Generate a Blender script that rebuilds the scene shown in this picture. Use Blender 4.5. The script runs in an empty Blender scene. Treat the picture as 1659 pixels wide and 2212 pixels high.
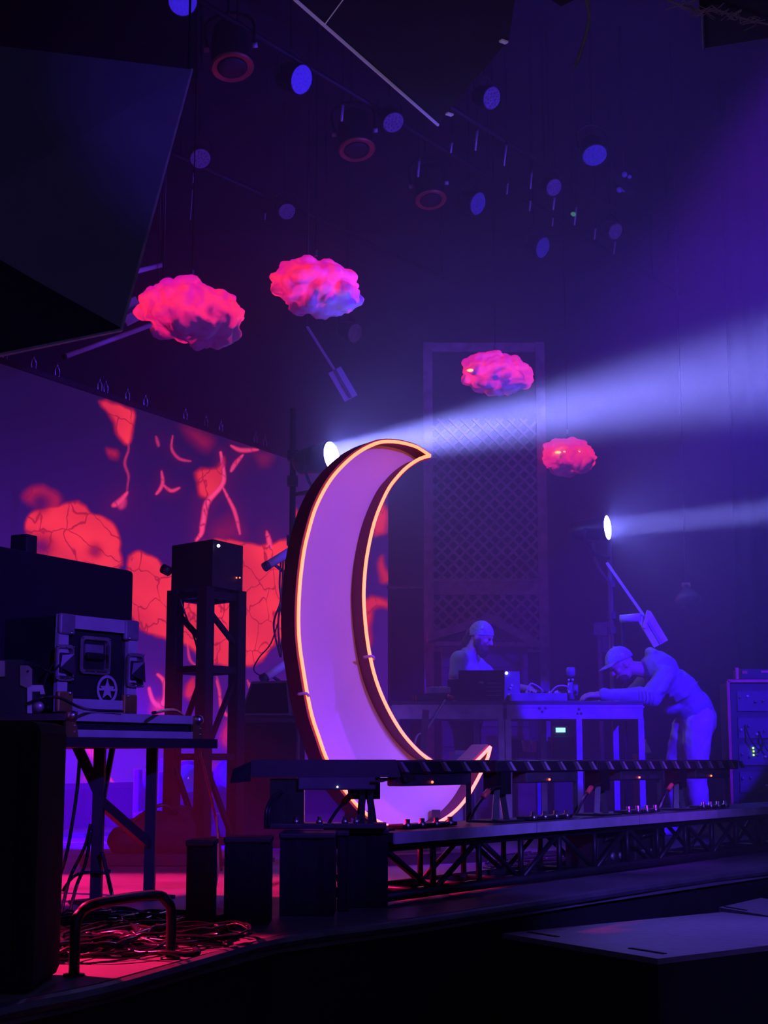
import bpy, bmesh, math, random
import numpy as np
from mathutils import Vector, Matrix, Quaternion
random.seed(11)
SC = bpy.context.scene
COL = SC.collection
V = Vector

# ------------------------------------------------------------------ camera
FPX, CX, CY = 3400.0, 829.5, 1106.0
TH = math.atan(534.0 / FPX)
EYE = V((0, 0, 0.6))
FWD = V((0, math.cos(TH), math.sin(TH)))
UPV = V((0, -math.sin(TH), math.cos(TH)))
cam_d = bpy.data.cameras.new('camera')
cam = bpy.data.objects.new('camera', cam_d)
COL.objects.link(cam)
cam.location = EYE
cam.rotation_euler = (math.pi / 2 + TH, 0, 0)
cam_d.sensor_fit = 'VERTICAL'
cam_d.sensor_height = 36.0
cam_d.lens = FPX / 2212.0 * 36.0
cam_d.clip_end = 200
SC.camera = cam

# ------------------------------------------------------------------ view + world
SC.view_settings.view_transform = 'Standard'
SC.view_settings.look = 'None'
SC.view_settings.exposure = 0.0
SC.view_settings.gamma = 1.0
SC.view_settings.use_curve_mapping = False
SC.cycles.max_bounces = 3
SC.cycles.adaptive_threshold = 0.04
SC.cycles.use_light_tree = False
SC.cycles.diffuse_bounces = 2
SC.cycles.glossy_bounces = 2
SC.cycles.transmission_bounces = 2
SC.cycles.transparent_max_bounces = 6
SC.cycles.volume_bounces = 0
SC.cycles.sample_clamp_indirect = 3.0
SC.cycles.caustics_reflective = False
SC.cycles.caustics_refractive = False
W = bpy.data.worlds.new('world')
SC.world = W
W.use_nodes = True
W.node_tree.nodes['Background'].inputs[0].default_value = (0.28, 0.21, 1.0, 1)
W.node_tree.nodes['Background'].inputs[1].default_value = 0.16


def ray(x, y):
    return FWD * FPX + V((1, 0, 0)) * (x - CX) + UPV * (CY - y)


def P(x, y, Y):
    d = ray(x, y)
    return EYE + d * (Y / d.y)


def F(x, y, z=0.0):
    d = ray(x, y)
    return EYE + d * ((z - EYE.z) / d.z)


def PP(x, y, p0, n):
    d = ray(x, y)
    return EYE + d * ((p0 - EYE).dot(n) / d.dot(n))


def aim(ob, target):
    ob.rotation_euler = (V(target) - ob.location).to_track_quat('-Z', 'Y').to_euler()


def spot(name, loc, target, power, color, half_deg, blend=0.3, radius=0.06):
    l = bpy.data.lights.new(name, 'SPOT')
    l.energy = power
    l.color = color
    l.spot_size = math.radians(half_deg * 2)
    l.spot_blend = blend
    l.shadow_soft_size = radius
    o = bpy.data.objects.new(name, l)
    COL.objects.link(o)
    o.location = loc
    aim(o, target)
    return o


def beam(name, loc, direction, power, color, size, spread_deg):
    l = bpy.data.lights.new(name, 'AREA')
    l.shape = 'DISK'
    l.size = size
    l.energy = power
    l.color = color
    l.spread = math.radians(spread_deg)
    o = bpy.data.objects.new(name, l)
    COL.objects.link(o)
    o.location = loc
    aim(o, V(loc) + V(direction))
    return o


# ------------------------------------------------------------------ lamps outside / inside the frame
BLUE = (0.03, 0.0, 1.0)
spot('front_of_house_blue_spot', (4.6, 3.0, 4.6), (2.10, 12.4, 1.35), 17000, BLUE, 6.8, 0.10, 0.03)
spot('front_of_house_violet_wash', (4.3, 1.6, 3.0), (0.0, 9.4, 1.40), 2500, (0.26, 0.075, 1.0), 8.8, 0.5, 0.25)
spot('front_of_house_blue_fill', (2.4, 0.4, 3.6), (-1.0, 7.2, 0.9), 2300, (0.12, 0.03, 1.0), 11, 0.8, 0.10)
spot('added_deck_fill', (3.4, 0.6, 3.2), (1.3, 8.4, 0.25), 3200, (0.14, 0.07, 1.0), 10, 0.8, 0.10)  # added to bring up the deck's grey edge and the truss struts
spot('added_floor_red_left', (-3.5, 8.3, 2.6), (-1.25, 7.5, 0.0), 4200, (1.0, 0.010, 0.15), 19, 0.5, 0.10)  # added low lamp that turns the left floor red
spot('added_floor_red_front', (-2.9, 5.7, 2.4), (-0.75, 4.95, 0.0), 3600, (1.0, 0.015, 0.13), 12.5, 0.45, 0.08)  # second added red lamp, for the floor near the stage edge
spot('overhead_violet_wash', (3.7, 8.0, 6.6), (0.5, 9.9, 0.0), 5200, (0.20, 0.01, 1.0), 12, 0.8, 0.10)
spot('house_violet_downlight', (2.6, 5.6, 6.6), (1.7, 6.35, -0.1), 1500, (0.17, 0.09, 1.0), 9.5, 0.8, 0.10)
spot('stage_left_blue_wash', (-3.8, 11.3, 2.3), (-1.75, 11.8, 0.15), 14000, BLUE, 21, 0.7, 0.10)
spot('stage_right_blue_wash', (5.6, 11.4, 5.0), (0.0, 13.4, 3.0), 2400, (0.07, 0.025, 1.0), 22, 1.0, 0.10)
spot('added_panel_blue', (3.4, 1.0, 3.0), (-0.75, 8.7, 4.25), 900, (0.10, 0.03, 1.0), 8, 1.0, 0.08)  # added spot giving the panel its blue gradient
spot('added_rope_uplight', (0.6, 0.8, 1.6), (1.7, 7.6, 4.5), 90, (0.62, 0.5, 0.8), 13, 1.0, 0.10)  # added to lift the rope and vine out of the dark
spot('rig_blue_wash', (5.0, 9.0, 2.0), (0.6, 13.5, 6.1), 2200, (0.08, 0.03, 1.0), 32, 0.9, 0.08)
LAMP1 = P(716, 986, 12.5)
LAMP2 = P(1312, 1140, 13.6)
D1 = V((0.86, -0.50, 0.075)).normalized()
D2 = V((0.90, -0.43, 0.035)).normalized()
beam('beam_lamp_by_moon', LAMP1 + D1 * 0.03, D1, 95, (0.26, 0.27, 1.0), 0.22, 14)
beam('beam_lamp_by_table', LAMP2 + D2 * 0.03, D2, 15, (0.26, 0.27, 1.0), 0.19, 8)


# ------------------------------------------------------------------ materials
MATS = {}


def mat(name, c, rough=0.6, metal=0.0, var=0.25, scale=8.0, emit=None, es=0.0, bump=0.0, coat=0.0):
    if name in MATS:
        return MATS[name]
    m = bpy.data.materials.new(name)
    m.use_nodes = True
    nt = m.node_tree
    b = nt.nodes['Principled BSDF']
    b.inputs['Roughness'].default_value = rough
    b.inputs['Metallic'].default_value = metal
    tc = nt.nodes.new('ShaderNodeTexCoord')
    nz = nt.nodes.new('ShaderNodeTexNoise')
    nz.inputs['Scale'].default_value = scale
    nz.inputs['Detail'].default_value = 4
    nt.links.new(tc.outputs['Object'], nz.inputs['Vector'])
    cr = nt.nodes.new('ShaderNodeValToRGB')
    lo = [max(0, k * (1 - var)) for k in c]
    hi = [min(1, k * (1 + var)) for k in c]
    cr.color_ramp.elements[0].position = 0.3
    cr.color_ramp.elements[1].position = 0.7
    cr.color_ramp.elements[0].color = (*lo, 1)
    cr.color_ramp.elements[1].color = (*hi, 1)
    nt.links.new(nz.outputs['Fac'], cr.inputs['Fac'])
    nt.links.new(cr.outputs['Color'], b.inputs['Base Color'])
    if bump:
        bp = nt.nodes.new('ShaderNodeBump')
        bp.inputs['Strength'].default_value = bump
        bp.inputs['Distance'].default_value = 0.02
        nt.links.new(nz.outputs['Fac'], bp.inputs['Height'])
        nt.links.new(bp.outputs['Normal'], b.inputs['Normal'])
    if emit:
        b.inputs['Emission Color'].default_value = (*emit, 1)
        b.inputs['Emission Strength'].default_value = es
        m.cycles.emission_sampling = 'FRONT' if name in ('red_neon_tube', 'lit_white_lens') else 'NONE'
    if coat:
        b.inputs['Coat Weight'].default_value = coat
    MATS[name] = m
    return m


black = mat('black_paint', (0.013, 0.012, 0.014), 0.55)
blackm = mat('black_metal', (0.018, 0.017, 0.02), 0.38, 0.3)
matte = mat('matte_black_cloth', (0.005, 0.0045, 0.0055), 0.95, bump=0.08, scale=30)
plastic = mat('black_plastic', (0.02, 0.019, 0.022), 0.42)
rubber = mat('black_rubber', (0.014, 0.014, 0.015), 0.26)
truss_m = mat('dark_truss_metal', (0.022, 0.021, 0.026), 0.45, 0.5)
steel = mat('steel', (0.45, 0.45, 0.47), 0.32, 1.0, 0.15)
alu = mat('aluminium_edge', (0.42, 0.42, 0.44), 0.5, 0.4, 0.12)
alu_face = mat('grey_strip', (0.42, 0.40, 0.46), 0.55, 0.2, 0.18)
brass = mat('brass_corner', (0.55, 0.36, 0.14), 0.36, 0.9, 0.2)
grey = mat('grey_metal', (0.22, 0.22, 0.24), 0.45, 0.5)
white = mat('white_panel', (0.78, 0.76, 0.80), 0.7, 0, 0.03, 3)
lilac_w = mat('white_plastic', (0.7, 0.69, 0.72), 0.5, 0, 0.05)
wall_m = mat('painted_dark_wall', (0.05, 0.045, 0.055), 0.85, 0, 0.35, 1.5, bump=0.2)
ceil_m = mat('black_ceiling', (0.02, 0.019, 0.022), 0.95, 0, 0.3, 2)
floor_m = mat('dark_concrete', (0.03, 0.03, 0.032), 0.8, 0, 0.3, 3)
wood_d = mat('dark_stained_wood', (0.11, 0.07, 0.06), 0.7, 0, 0.35, 6)
lattice_m = mat('weathered_trellis_wood', (0.40, 0.34, 0.38), 0.8, 0, 0.3, 10)
brown = mat('brown_cover', (0.12, 0.05, 0.04), 0.8, 0, 0.3, 8)
skin = mat('skin', (0.60, 0.40, 0.32), 0.55, 0, 0.08, 12)
denim = mat('grey_tshirt', (0.42, 0.42, 0.46), 0.9, 0, 0.15, 14)
hood_m = mat('faded_hoodie', (0.34, 0.34, 0.40), 0.92, 0, 0.12, 9)
khaki = mat('khaki_trousers', (0.55, 0.50, 0.44), 0.9, 0, 0.12, 9)
darkcl = mat('dark_trousers', (0.06, 0.045, 0.04), 0.9, 0, 0.2, 9)
cap_m = mat('cap_cloth', (0.42, 0.42, 0.50), 0.9, 0, 0.25, 60, bump=0.4)
hair_m = mat('brown_hair', (0.12, 0.07, 0.05), 0.7, 0, 0.4, 30, bump=0.5)
eye_m = mat('dark_eye', (0.02, 0.015, 0.015), 0.3)
redc = mat('red_plug', (0.7, 0.10, 0.06), 0.5)
orange_l = mat('red_lit_amber_rim', (0.42, 0.12, 0.05), 0.45, 0.3)  # reddish tint stands in for the video wall's light on the drum rims
ledblue = mat('blue_led_face', (0.10, 0.09, 0.4), 0.3, 0, 0.3, 60, (0.055, 0.02, 1.0), 0.55)
ledblue2 = mat('dim_blue_led_face', (0.08, 0.08, 0.35), 0.3, 0, 0.3, 60, (0.09, 0.04, 1.0), 0.16)
ledpurple = mat('dim_violet_lens', (0.2, 0.16, 0.35), 0.3, 0, 0.3, 40, (0.35, 0.12, 0.8), 0.03)
lens_w = mat('lit_white_lens', (1, 1, 1), 0.4, 0, 0, 5, (0.20, 0.21, 1.0), 300)
led_red = mat('red_indicator', (0.8, 0.1, 0.05), 0.4, 0, 0, 5, (1.0, 0.12, 0.05), 4)
led_wht = mat('white_indicator', (0.9, 0.9, 0.9), 0.4, 0, 0, 5, (0.55, 0.7, 1.0), 4)
led_grn = mat('green_indicator', (0.4, 0.9, 0.2), 0.4, 0, 0, 5, (0.35, 1.0, 0.06), 3)
led_cyn = mat('cyan_display', (0.4, 0.8, 0.9), 0.4, 0, 0, 5, (0.25, 0.75, 1.0), 2.5)
neon_m = mat('red_neon_tube', (1, 0.3, 0.2), 0.3, 0, 0, 5, (1.0, 0.16, 0.055), 3.6)
rim_m = mat('dark_red_rim', (0.16, 0.035, 0.05), 0.55, 0, 0.15, 5)


# ------------------------------------------------------------------ mesh builder
def frame(d):
    d = V(d).normalized()
    a = V((0, 0, 1)) if abs(d.z) < 0.9 else V((1, 0, 0))
    x = d.cross(a).normalized()
    return x, x.cross(d).normalized(), d


class MB:
    def __init__(self):
        self.v, self.f = [], []

    def add(self, vs, fs):
        n = len(self.v)
        self.v += [V(p) for p in vs]
        self.f += [[n + i for i in f] for f in fs]
        return self

    def hexa(self, p):
        return self.add(p, [(0, 3, 2, 1), (4, 5, 6, 7), (0, 1, 5, 4), (1, 2, 6, 5), (2, 3, 7, 6), (3, 0, 4, 7)])

    def box(self, c, s, ax=None):
        """c centre, s full sizes, ax = (x, y, z) axes"""
        ax = ax or (V((1, 0, 0)), V((0, 1, 0)), V((0, 0, 1)))
        c = V(c)
        h = [ax[i] * (s[i] / 2) for i in range(3)]
        p = []
        for z in (-1, 1):
            for x, y in ((-1, -1), (1, -1), (1, 1), (-1, 1)):
                p.append(c + h[0] * x + h[1] * y + h[2] * z)
        return self.hexa(p)

    def bevbox(self, c, s, ax=None, b=0.01):
        ax = ax or (V((1, 0, 0)), V((0, 1, 0)), V((0, 0, 1)))
        bm = bmesh.new()
        bmesh.ops.create_cube(bm, size=1.0)
        for v in bm.verts:
            v.co = V((v.co.x * s[0], v.co.y * s[1], v.co.z * s[2]))
        bmesh.ops.bevel(bm, geom=bm.edges[:], offset=b, segments=2, affect='EDGES', profile=0.5)
        bm.verts.index_update()
        c = V(c)
        vs = [c + ax[0] * v.co.x + ax[1] * v.co.y + ax[2] * v.co.z for v in bm.verts]
        fs = [[v.index for v in f.verts] for f in bm.faces]
        bm.free()
        return self.add(vs, fs)

    def bar(self, a, b, w, h=None, up=None):
        """square bar from a to b"""
        a, b = V(a), V(b)
        h = h or w
        x, y, d = frame(b - a)
        if up is not None:
            y = (V(up) - d * V(up).dot(d)).normalized()
            x = d.cross(y).normalized()
        p = []
        for q in (a, b):
            for i, j in ((-1, -1), (1, -1), (1, 1), (-1, 1)):
                p.append(q + x * (i * w / 2) + y * (j * h / 2))
        return self.hexa(p)

    def cyl(self, a, b, r, r2=None, n=14, cap=True):
        a, b = V(a), V(b)
        r2 = r if r2 is None else r2
        x, y, d = frame(b - a)
        vs = []
        for q, rr in ((a, r), (b, r2)):
            for k in range(n):
                t = 2 * math.pi * k / n
                vs.append(q + x * (rr * math.cos(t)) + y * (rr * math.sin(t)))
        fs = [(k, (k + 1) % n, n + (k + 1) % n, n + k) for k in range(n)]
        if cap:
            fs += [tuple(reversed(range(n))), tuple(range(n, 2 * n))]
        return self.add(vs, fs)

    def lathe(self, a, d, prof, n=20):
        """prof list of (t along d, radius)"""
        x, y, d = frame(d)
        a = V(a)
        vs, fs = [], []
        for t, r in prof:
            for k in range(n):
                q = 2 * math.pi * k / n
                vs.append(a + d * t + x * (r * math.cos(q)) + y * (r * math.sin(q)))
        for i in range(len(prof) - 1):
            for k in range(n):
                fs.append((i * n + k, i * n + (k + 1) % n, (i + 1) * n + (k + 1) % n, (i + 1) * n + k))
        m = len(prof) - 1
        fs += [tuple(reversed(range(n))), tuple(range(m * n, m * n + n))]
        return self.add(vs, fs)

    def tube(self, pts, r, n=6, sub=5, closed=False):
        pts = [V(p) for p in pts]
        if sub > 1 and len(pts) > 2:
            q = []
            m = len(pts)
            rng = range(m) if closed else range(m - 1)
            for i in rng:
                if closed:
                    p0, p1, p2, p3 = pts[i - 1], pts[i], pts[(i + 1) % m], pts[(i + 2) % m]
                else:
                    p0, p1, p2, p3 = pts[max(i - 1, 0)], pts[i], pts[i + 1], pts[min(i + 2, m - 1)]
                for k in range(sub):
                    t = k / sub
                    q.append(0.5 * ((2 * p1) + (p2 - p0) * t + (2 * p0 - 5 * p1 + 4 * p2 - p3) * t * t
                                    + (3 * p1 - p0 - 3 * p2 + p3) * t ** 3))
            if not closed:
                q.append(pts[-1])
            pts = q
        m = len(pts)
        vs, fs = [], []
        d0 = (pts[1] - pts[0]).normalized()
        x, y, _ = frame(d0)
        for i in range(m):
            a = pts[i - 1] if (i or closed) else pts[0]
            b = pts[(i + 1) % m] if (i < m - 1 or closed) else pts[-1]
            d = (b - a)
            if d.length < 1e-9:
                d = d0
            d = d.normalized()
            x = (x - d * x.dot(d)).normalized()
            y = d.cross(x)
            for k in range(n):
                t = 2 * math.pi * k / n
                vs.append(pts[i] + x * (r * math.cos(t)) + y * (r * math.sin(t)))
        for i in range(m if closed else m - 1):
            j = (i + 1) % m
            for k in range(n):
                fs.append((i * n + k, i * n + (k + 1) % n, j * n + (k + 1) % n, j * n + k))
        if not closed:
            fs += [tuple(reversed(range(n))), tuple(range((m - 1) * n, m * n))]
        return self.add(vs, fs)

    def ell(self, c, r, nu=14, nv=9, ax=None):
        ax = ax or (V((1, 0, 0)), V((0, 1, 0)), V((0, 0, 1)))
        if not hasattr(r, '__len__'):
            r = (r, r, r)
        c = V(c)
        vs, fs = [c + ax[2] * r[2]], []
        for i in range(1, nv):
            ph = math.pi * i / nv
            for k in range(nu):
                t = 2 * math.pi * k / nu
                vs.append(c + ax[0] * (r[0] * math.sin(ph) * math.cos(t)) + ax[1] * (r[1] * math.sin(ph) * math.sin(t))
                          + ax[2] * (r[2] * math.cos(ph)))
        vs.append(c - ax[2] * r[2])
        for k in range(nu):
            fs.append((0, 1 + k, 1 + (k + 1) % nu))
        for i in range(nv - 2):
            for k in range(nu):
                a, b = 1 + i * nu, 1 + (i + 1) * nu
                fs.append((a + k, b + k, b + (k + 1) % nu, a + (k + 1) % nu))
        e = len(vs) - 1
        a = 1 + (nv - 2) * nu
        for k in range(nu):
            fs.append((a + (k + 1) % nu, a + k, e))
        return self.add(vs, fs)

    def cap(self, a, b, r, r2):
        self.cyl(a, b, r, r2, 12)
        self.ell(a, r, 12, 8)
        return self.ell(b, r2, 12, 8)

    def prism(self, poly, vec):
        n = len(poly)
        vec = V(vec)
        vs = [V(p) for p in poly] + [V(p) + vec for p in poly]
        fs = [tuple(range(n)), tuple(reversed(range(n, 2 * n)))]
        fs += [(k, k + n, (k + 1) % n + n, (k + 1) % n) for k in range(n)]
        return self.add(vs, fs)

    def quad(self, *p):
        return self.add(p, [tuple(range(len(p)))])


ORG = {}


def empty(name, loc):
    o = bpy.data.objects.new(name, None)
    o.empty_display_size = 0.1
    COL.objects.link(o)
    o.location = loc
    ORG[o.name] = V(loc)
    return o


def part(name, mb, m, parent=None, smooth=False, label=None, autosmooth=None):
    """one mesh object; world coordinates, its origin put at the thing's base"""
    if parent is not None:
        org = ORG[parent.name]
    else:
        lo = [min(p[i] for p in mb.v) for i in range(3)]
        hi = [max(p[i] for p in mb.v) for i in range(3)]
        org = V(((lo[0] + hi[0]) / 2, (lo[1] + hi[1]) / 2, lo[2]))
    me = bpy.data.meshes.new(name)
    me.from_pydata([tuple(p - org) for p in mb.v], [], mb.f)
    bm = bmesh.new()
    bm.from_mesh(me)
    bmesh.ops.recalc_face_normals(bm, faces=bm.faces[:])
    bm.to_mesh(me)
    bm.free()
    if smooth:
        me.polygons.foreach_set('use_smooth', [True] * len(me.polygons))
        if autosmooth:
            me.set_sharp_from_angle(angle=math.radians(autosmooth))
    me.materials.append(m)
    o = bpy.data.objects.new(name, me)
    COL.objects.link(o)
    if parent is not None:
        o.parent = parent
    else:
        o.location = org
    ORG[o.name] = org
    if label:
        o['label'] = label
    return o


def tag(o, label, cat, group=None):
    o['label'] = label
    o['category'] = cat
    if group:
        o['group'] = group
    return o


def thing(name, label, cat, loc, group=None):
    return tag(empty(name, loc), label, cat, group)


def struct(name, mb, m, label=None):
    o = part(name, mb, m)
    o['kind'] = 'structure'
    if label:
        o['label'] = label
    return o


def blob(mb, voxel, smooth=4, disp=None):
    """continuous surface grown over overlapping solids"""
    me = bpy.data.meshes.new('tmp')
    me.from_pydata([tuple(p) for p in mb.v], [], mb.f)
    o = bpy.data.objects.new('tmp', me)
    COL.objects.link(o)
    r = o.modifiers.new('r', 'REMESH')
    r.mode = 'VOXEL'
    r.voxel_size = voxel
    if smooth:
        s = o.modifiers.new('s', 'SMOOTH')
        s.iterations = smooth
        s.factor = 0.5
    if disp:
        for k, (ty, size, strength) in enumerate(disp):
            t = bpy.data.textures.new('folds', ty)
            t.noise_scale = size
            d = o.modifiers.new('d%d' % k, 'DISPLACE')
            d.texture = t
            d.strength = strength
            d.mid_level = 0.5
            d.texture_coords = 'GLOBAL'
    dg = bpy.context.evaluated_depsgraph_get()
    m2 = bpy.data.meshes.new_from_object(o.evaluated_get(dg))
    out = MB()
    out.v = [v.co.copy() for v in m2.vertices]
    out.f = [list(p.vertices) for p in m2.polygons]
    bpy.data.objects.remove(o)
    bpy.data.meshes.remove(me)
    bpy.data.meshes.remove(m2)
    return out


UX = V((0.555, 0.832, 0)).normalized()      # along the stage front, receding to the right
WX = V((-UX.y, UX.x, 0))                    # from the stage front into the stage
ZX = V((0, 0, 1))
AX = (UX, WX, ZX)

# ================================================================== THE SETTING
LOWZ = -1.0
edge_px = [(-260, 2236), (0, 2166), (210, 2124), (420, 2066), (600, 2020), (900, 1981), (1300, 1921), (1659, 1872), (2100, 1822)]
edge = [F(x, y, 0) for x, y in edge_px]
stage_poly = edge + [V((7.5, 21, 0)), V((-7.5, 21, 0)), V((-7.5, edge[0].y, 0))]
stage_m = mat('stage_deck_paint', (0.12, 0.115, 0.125), 0.45, 0, 0.35, 2.5, bump=0.08)
struct('floor_stage', MB().prism(stage_poly, (0, 0, -0.06)), stage_m, 'worn painted stage floor')
fas = [p + V((0, 0, -0.06)) + WX * 0.03 for p in edge] + [V((7.4, 20.9, -0.06)), V((-7.4, 20.9, -0.06)), V((-7.4, edge[0].y + .05, -0.06))]
struct('wall_stage_front', MB().prism(fas, (0, 0, LOWZ + 0.06)), black, 'black fascia of the stage front')
struct('trim_1', MB().tube([p + V((0, 0, -0.022)) - WX * 0.012 for p in edge], 0.022, 8, 3), mat('worn_nosing', (0.10, 0.10, 0.12), 0.4, 0.4), 'rounded metal nosing along the stage edge')
struct('floor', MB().box((0, 8, LOWZ - 0.05), (18, 28, 0.1)), floor_m, 'dark audience floor')
struct('wall_back', MB().box((0, 21.15, 3.4), (18, 0.3, 8.8)), wall_m)
struct('wall_left', MB().box((-7.65, 11, 3.4), (0.3, 20, 8.8)), wall_m)
struct('wall_right', MB().box((7.65, 11, 3.4), (0.3, 20, 8.8)), wall_m)
struct('added_wall_upper_left', MB().prism([P(-200, -160, 11.6), P(428, -160, 11.6), P(428, 170, 11.6), P(-200, 110, 11.6)], (0, .3, 0)), mat('added_sheet_black', (.006, .006, .007), .95), 'added black sheet hiding the haze high above the stage left')  # black sheet added to darken the corner where haze would show
struct('ceiling', MB().box((0, 12, 7.95), (18, 20, 0.3)), ceil_m)

# ------------------------------------------------------------------ haze over the stage
hz = bpy.data.materials.new('stage_haze')
hz.use_nodes = True
nt = hz.node_tree
nt.nodes.remove(nt.nodes['Principled BSDF'])
vs_ = nt.nodes.new('ShaderNodeVolumeScatter')
vs_.inputs['Color'].default_value = (0.9, 0.9, 1.0, 1)
vs_.inputs['Density'].default_value = 0.042
vs_.inputs['Anisotropy'].default_value = 0.25
nt.links.new(vs_.outputs['Volume'], nt.nodes['Material Output'].inputs['Volume'])
hz_o = part('haze', MB().hexa([V(p) for p in [(-7.4, 9.0, 0.01), (7.4, 6.4, 0.01), (7.4, 20.95, 0.01), (-7.4, 20.95, 0.01),
                                              (-7.4, 9.0, 7.7), (7.4, 6.4, 7.7), (7.4, 20.95, 7.7), (-7.4, 20.95, 7.7)]]), hz)
hz_o['kind'] = 'stuff'
tag(hz_o, 'thin blue haze hanging in the air over the whole stage', 'haze')

# ================================================================== LED VIDEO WALL
LA = P(0, 1640, 13.2)
LB = P(835, 1640, 19.5)
LU = (LB - LA)
LU.z = 0
LU.normalize()
LN = V((LU.y, -LU.x, 0))                    # towards the audience
zt = PP(0, 785, LA, LN).z
zb = PP(91, 1693.5, LA, LN).z
S0, S1 = -0.5, (LB - LA).length + 0.05
led = thing('video_wall', 'wide video wall showing glowing red blobs and cracks on dark purple', 'video wall', (LA.x, LA.y, 0))


def srgb(c):
    return [((k / 255) / 12.92 if k / 255 <= 0.04045 else ((k / 255 + 0.055) / 1.055) ** 2.4) for k in c]


nu, nv = 430, 300
su = np.linspace(S0, S1, nu)
sv = np.linspace(zb, zt, nv)
U, Z = np.meshgrid(su, sv)
wx = LA.x + LU.x * U
wy = LA.y + LU.y * U
# where every point of the picture lies on the photograph
dx, dy, dz = wx - EYE.x, wy - EYE.y, Z - EYE.z
fw = dy * FWD.y + dz * FWD.z
px = CX + FPX * dx / fw
py = CY - FPX * (dy * UPV.y + dz * UPV.z) / fw


def segdist(ax, ay, bx, by):
    vx, vy = bx - ax, by - ay
    t = np.clip(((px - ax) * vx + (py - ay) * vy) / (vx * vx + vy * vy + 1e-9), 0, 1)
    return np.hypot(px - ax - t * vx, py - ay - t * vy)


def polymask(poly, soft):
    ins = np.zeros(px.shape, bool)
    d = np.full(px.shape, 1e9)
    n = len(poly)
    for i in range(n):
        (ax, ay), (bx, by) = poly[i], poly[(i + 1) % n]
        d = np.minimum(d, segdist(ax, ay, bx, by))
        c = ((ay > py) != (by > py)) & (px < (bx - ax) * (py - ay) / ((by - ay) if by != ay else 1e-9) + ax)
        ins ^= c
    sd = np.where(ins, d, -d)
    return np.clip(sd / soft + 0.5, 0, 1)


def smooth(pl, closed, k=5):
    m = len(pl)
    out = []
    for i in range(m if closed else m - 1):
        g4 = [pl[(i + j) % m] if closed else pl[min(max(i + j, 0), m - 1)] for j in (-1, 0, 1, 2)]
        for a in range(k):
            t = a / k
            out.append(tuple(0.5 * (2 * g4[1][c] + (g4[2][c] - g4[0][c]) * t + (2 * g4[0][c] - 5 * g4[1][c] + 4 * g4[2][c] - g4[3][c]) * t * t
                                    + (3 * g4[1][c] - g4[0][c] - 3 * g4[2][c] + g4[3][c]) * t ** 3) for c in (0, 1)))
    if not closed:
        out.append(pl[-1])
    return out


def nz(sc, seed):
    r = np.random.RandomState(seed)
    out = np.zeros(px.shape)
    for _ in range(7):
        a = r.uniform(0, 6.28)
        k = r.uniform(0.6, 1.5) / sc
        out += np.sin((px * math.cos(a) + py * math.sin(a)) * k + r.uniform(0, 6.28))
    return out / 7


# wobble so that the shapes have organic edges
px0, py0 = px.copy(), py.copy()
px = px0 + 9 * nz(16, 1) + 4 * nz(7, 3)
py = py0 + 9 * nz(15, 2) + 4 * nz(6, 4)
pink = np.zeros(px.shape)
polys = [
    (1.0, 5, [(55, 1120), (85, 1098), (130, 1088), (160, 1082), (190, 1090), (205, 1112), (228, 1120), (250, 1140), (262, 1165), (262, 1188), (255, 1232), (150, 1222), (65, 1212), (55, 1160)]),
    (.55, 9, [(52, 1075), (75, 1047), (105, 1050), (132, 1078), (120, 1100), (70, 1098)]),
    (1.0, 5, [(275, 1215), (300, 1191), (335, 1203), (354, 1240), (400, 1205), (440, 1172), (480, 1160), (525, 1170), (560, 1180), (620, 1165), (640, 1200), (640, 1340), (600, 1385), (562, 1430), (540, 1442), (500, 1440), (440, 1425), (410, 1400), (375, 1380), (320, 1368), (278, 1330)]),
    (1.0, 5, [(217, 867), (270, 880), (288, 890), (290, 915), (281, 945), (275, 957), (262, 950), (245, 915)]),
    (.55, 7, [(233, 968), (255, 972), (254, 990), (236, 986)]),
    (.9, 6, [(425, 1020), (455, 1014), (470, 1010), (482, 985), (487, 1025), (480, 1047), (455, 1072), (432, 1066)]),
    (.4, 16, [(392, 922), (430, 930), (458, 950), (450, 972), (420, 960)]),
    (.35, 22, [(455, 1130), (500, 1120), (530, 1150), (500, 1170), (460, 1165)]),
    (.3, 12, [(555, 975), (585, 978), (575, 1005), (560, 1005)]),
    (.8, 6, [(398, 1502), (408, 1472), (425, 1462), (426, 1500), (410, 1516)]),
    (.8, 6, [(328, 1520), (357, 1512), (357, 1540), (325, 1540)]),
    (.7, 10, [(470, 1590), (488, 1560), (500, 1565), (500, 1612), (482, 1612)]),
    (.9, 4, [(180, 1604), (206, 1604), (206, 1645), (196, 1645)]),
    (.5, 10, [(176, 1670), (198, 1660), (196, 1692), (180, 1692)]),
    (.35, 10, [(122, 1645), (134, 1645), (134, 1675), (124, 1675)]),
    (.4, 12, [(345, 1650), (375, 1642), (480, 1648), (480, 1662), (345, 1664)]),
    (.85, 5, [(631, 1090), (650, 1108), (656, 1125), (640, 1132)]),
    (.85, 6, [(815, 1088), (833, 1088), (837, 1137), (825, 1153), (806, 1150)]),
    (.8, 6, [(818, 1212), (830, 1206), (836, 1250), (822, 1256)]),
    (.8, 7, [(788, 1298), (836, 1298), (836, 1312), (805, 1320), (797, 1395), (786, 1400)]),
    (.7, 6, [(88, 1421), (118, 1420), (122, 1438), (95, 1445)]),
]
for s, soft, pl in polys:
    pink = np.maximum(pink, s * polymask(smooth(pl, True, 3), soft * 2))
px = px0 + 3 * nz(14, 5)
py = py0 + 3 * nz(13, 6)
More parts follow.
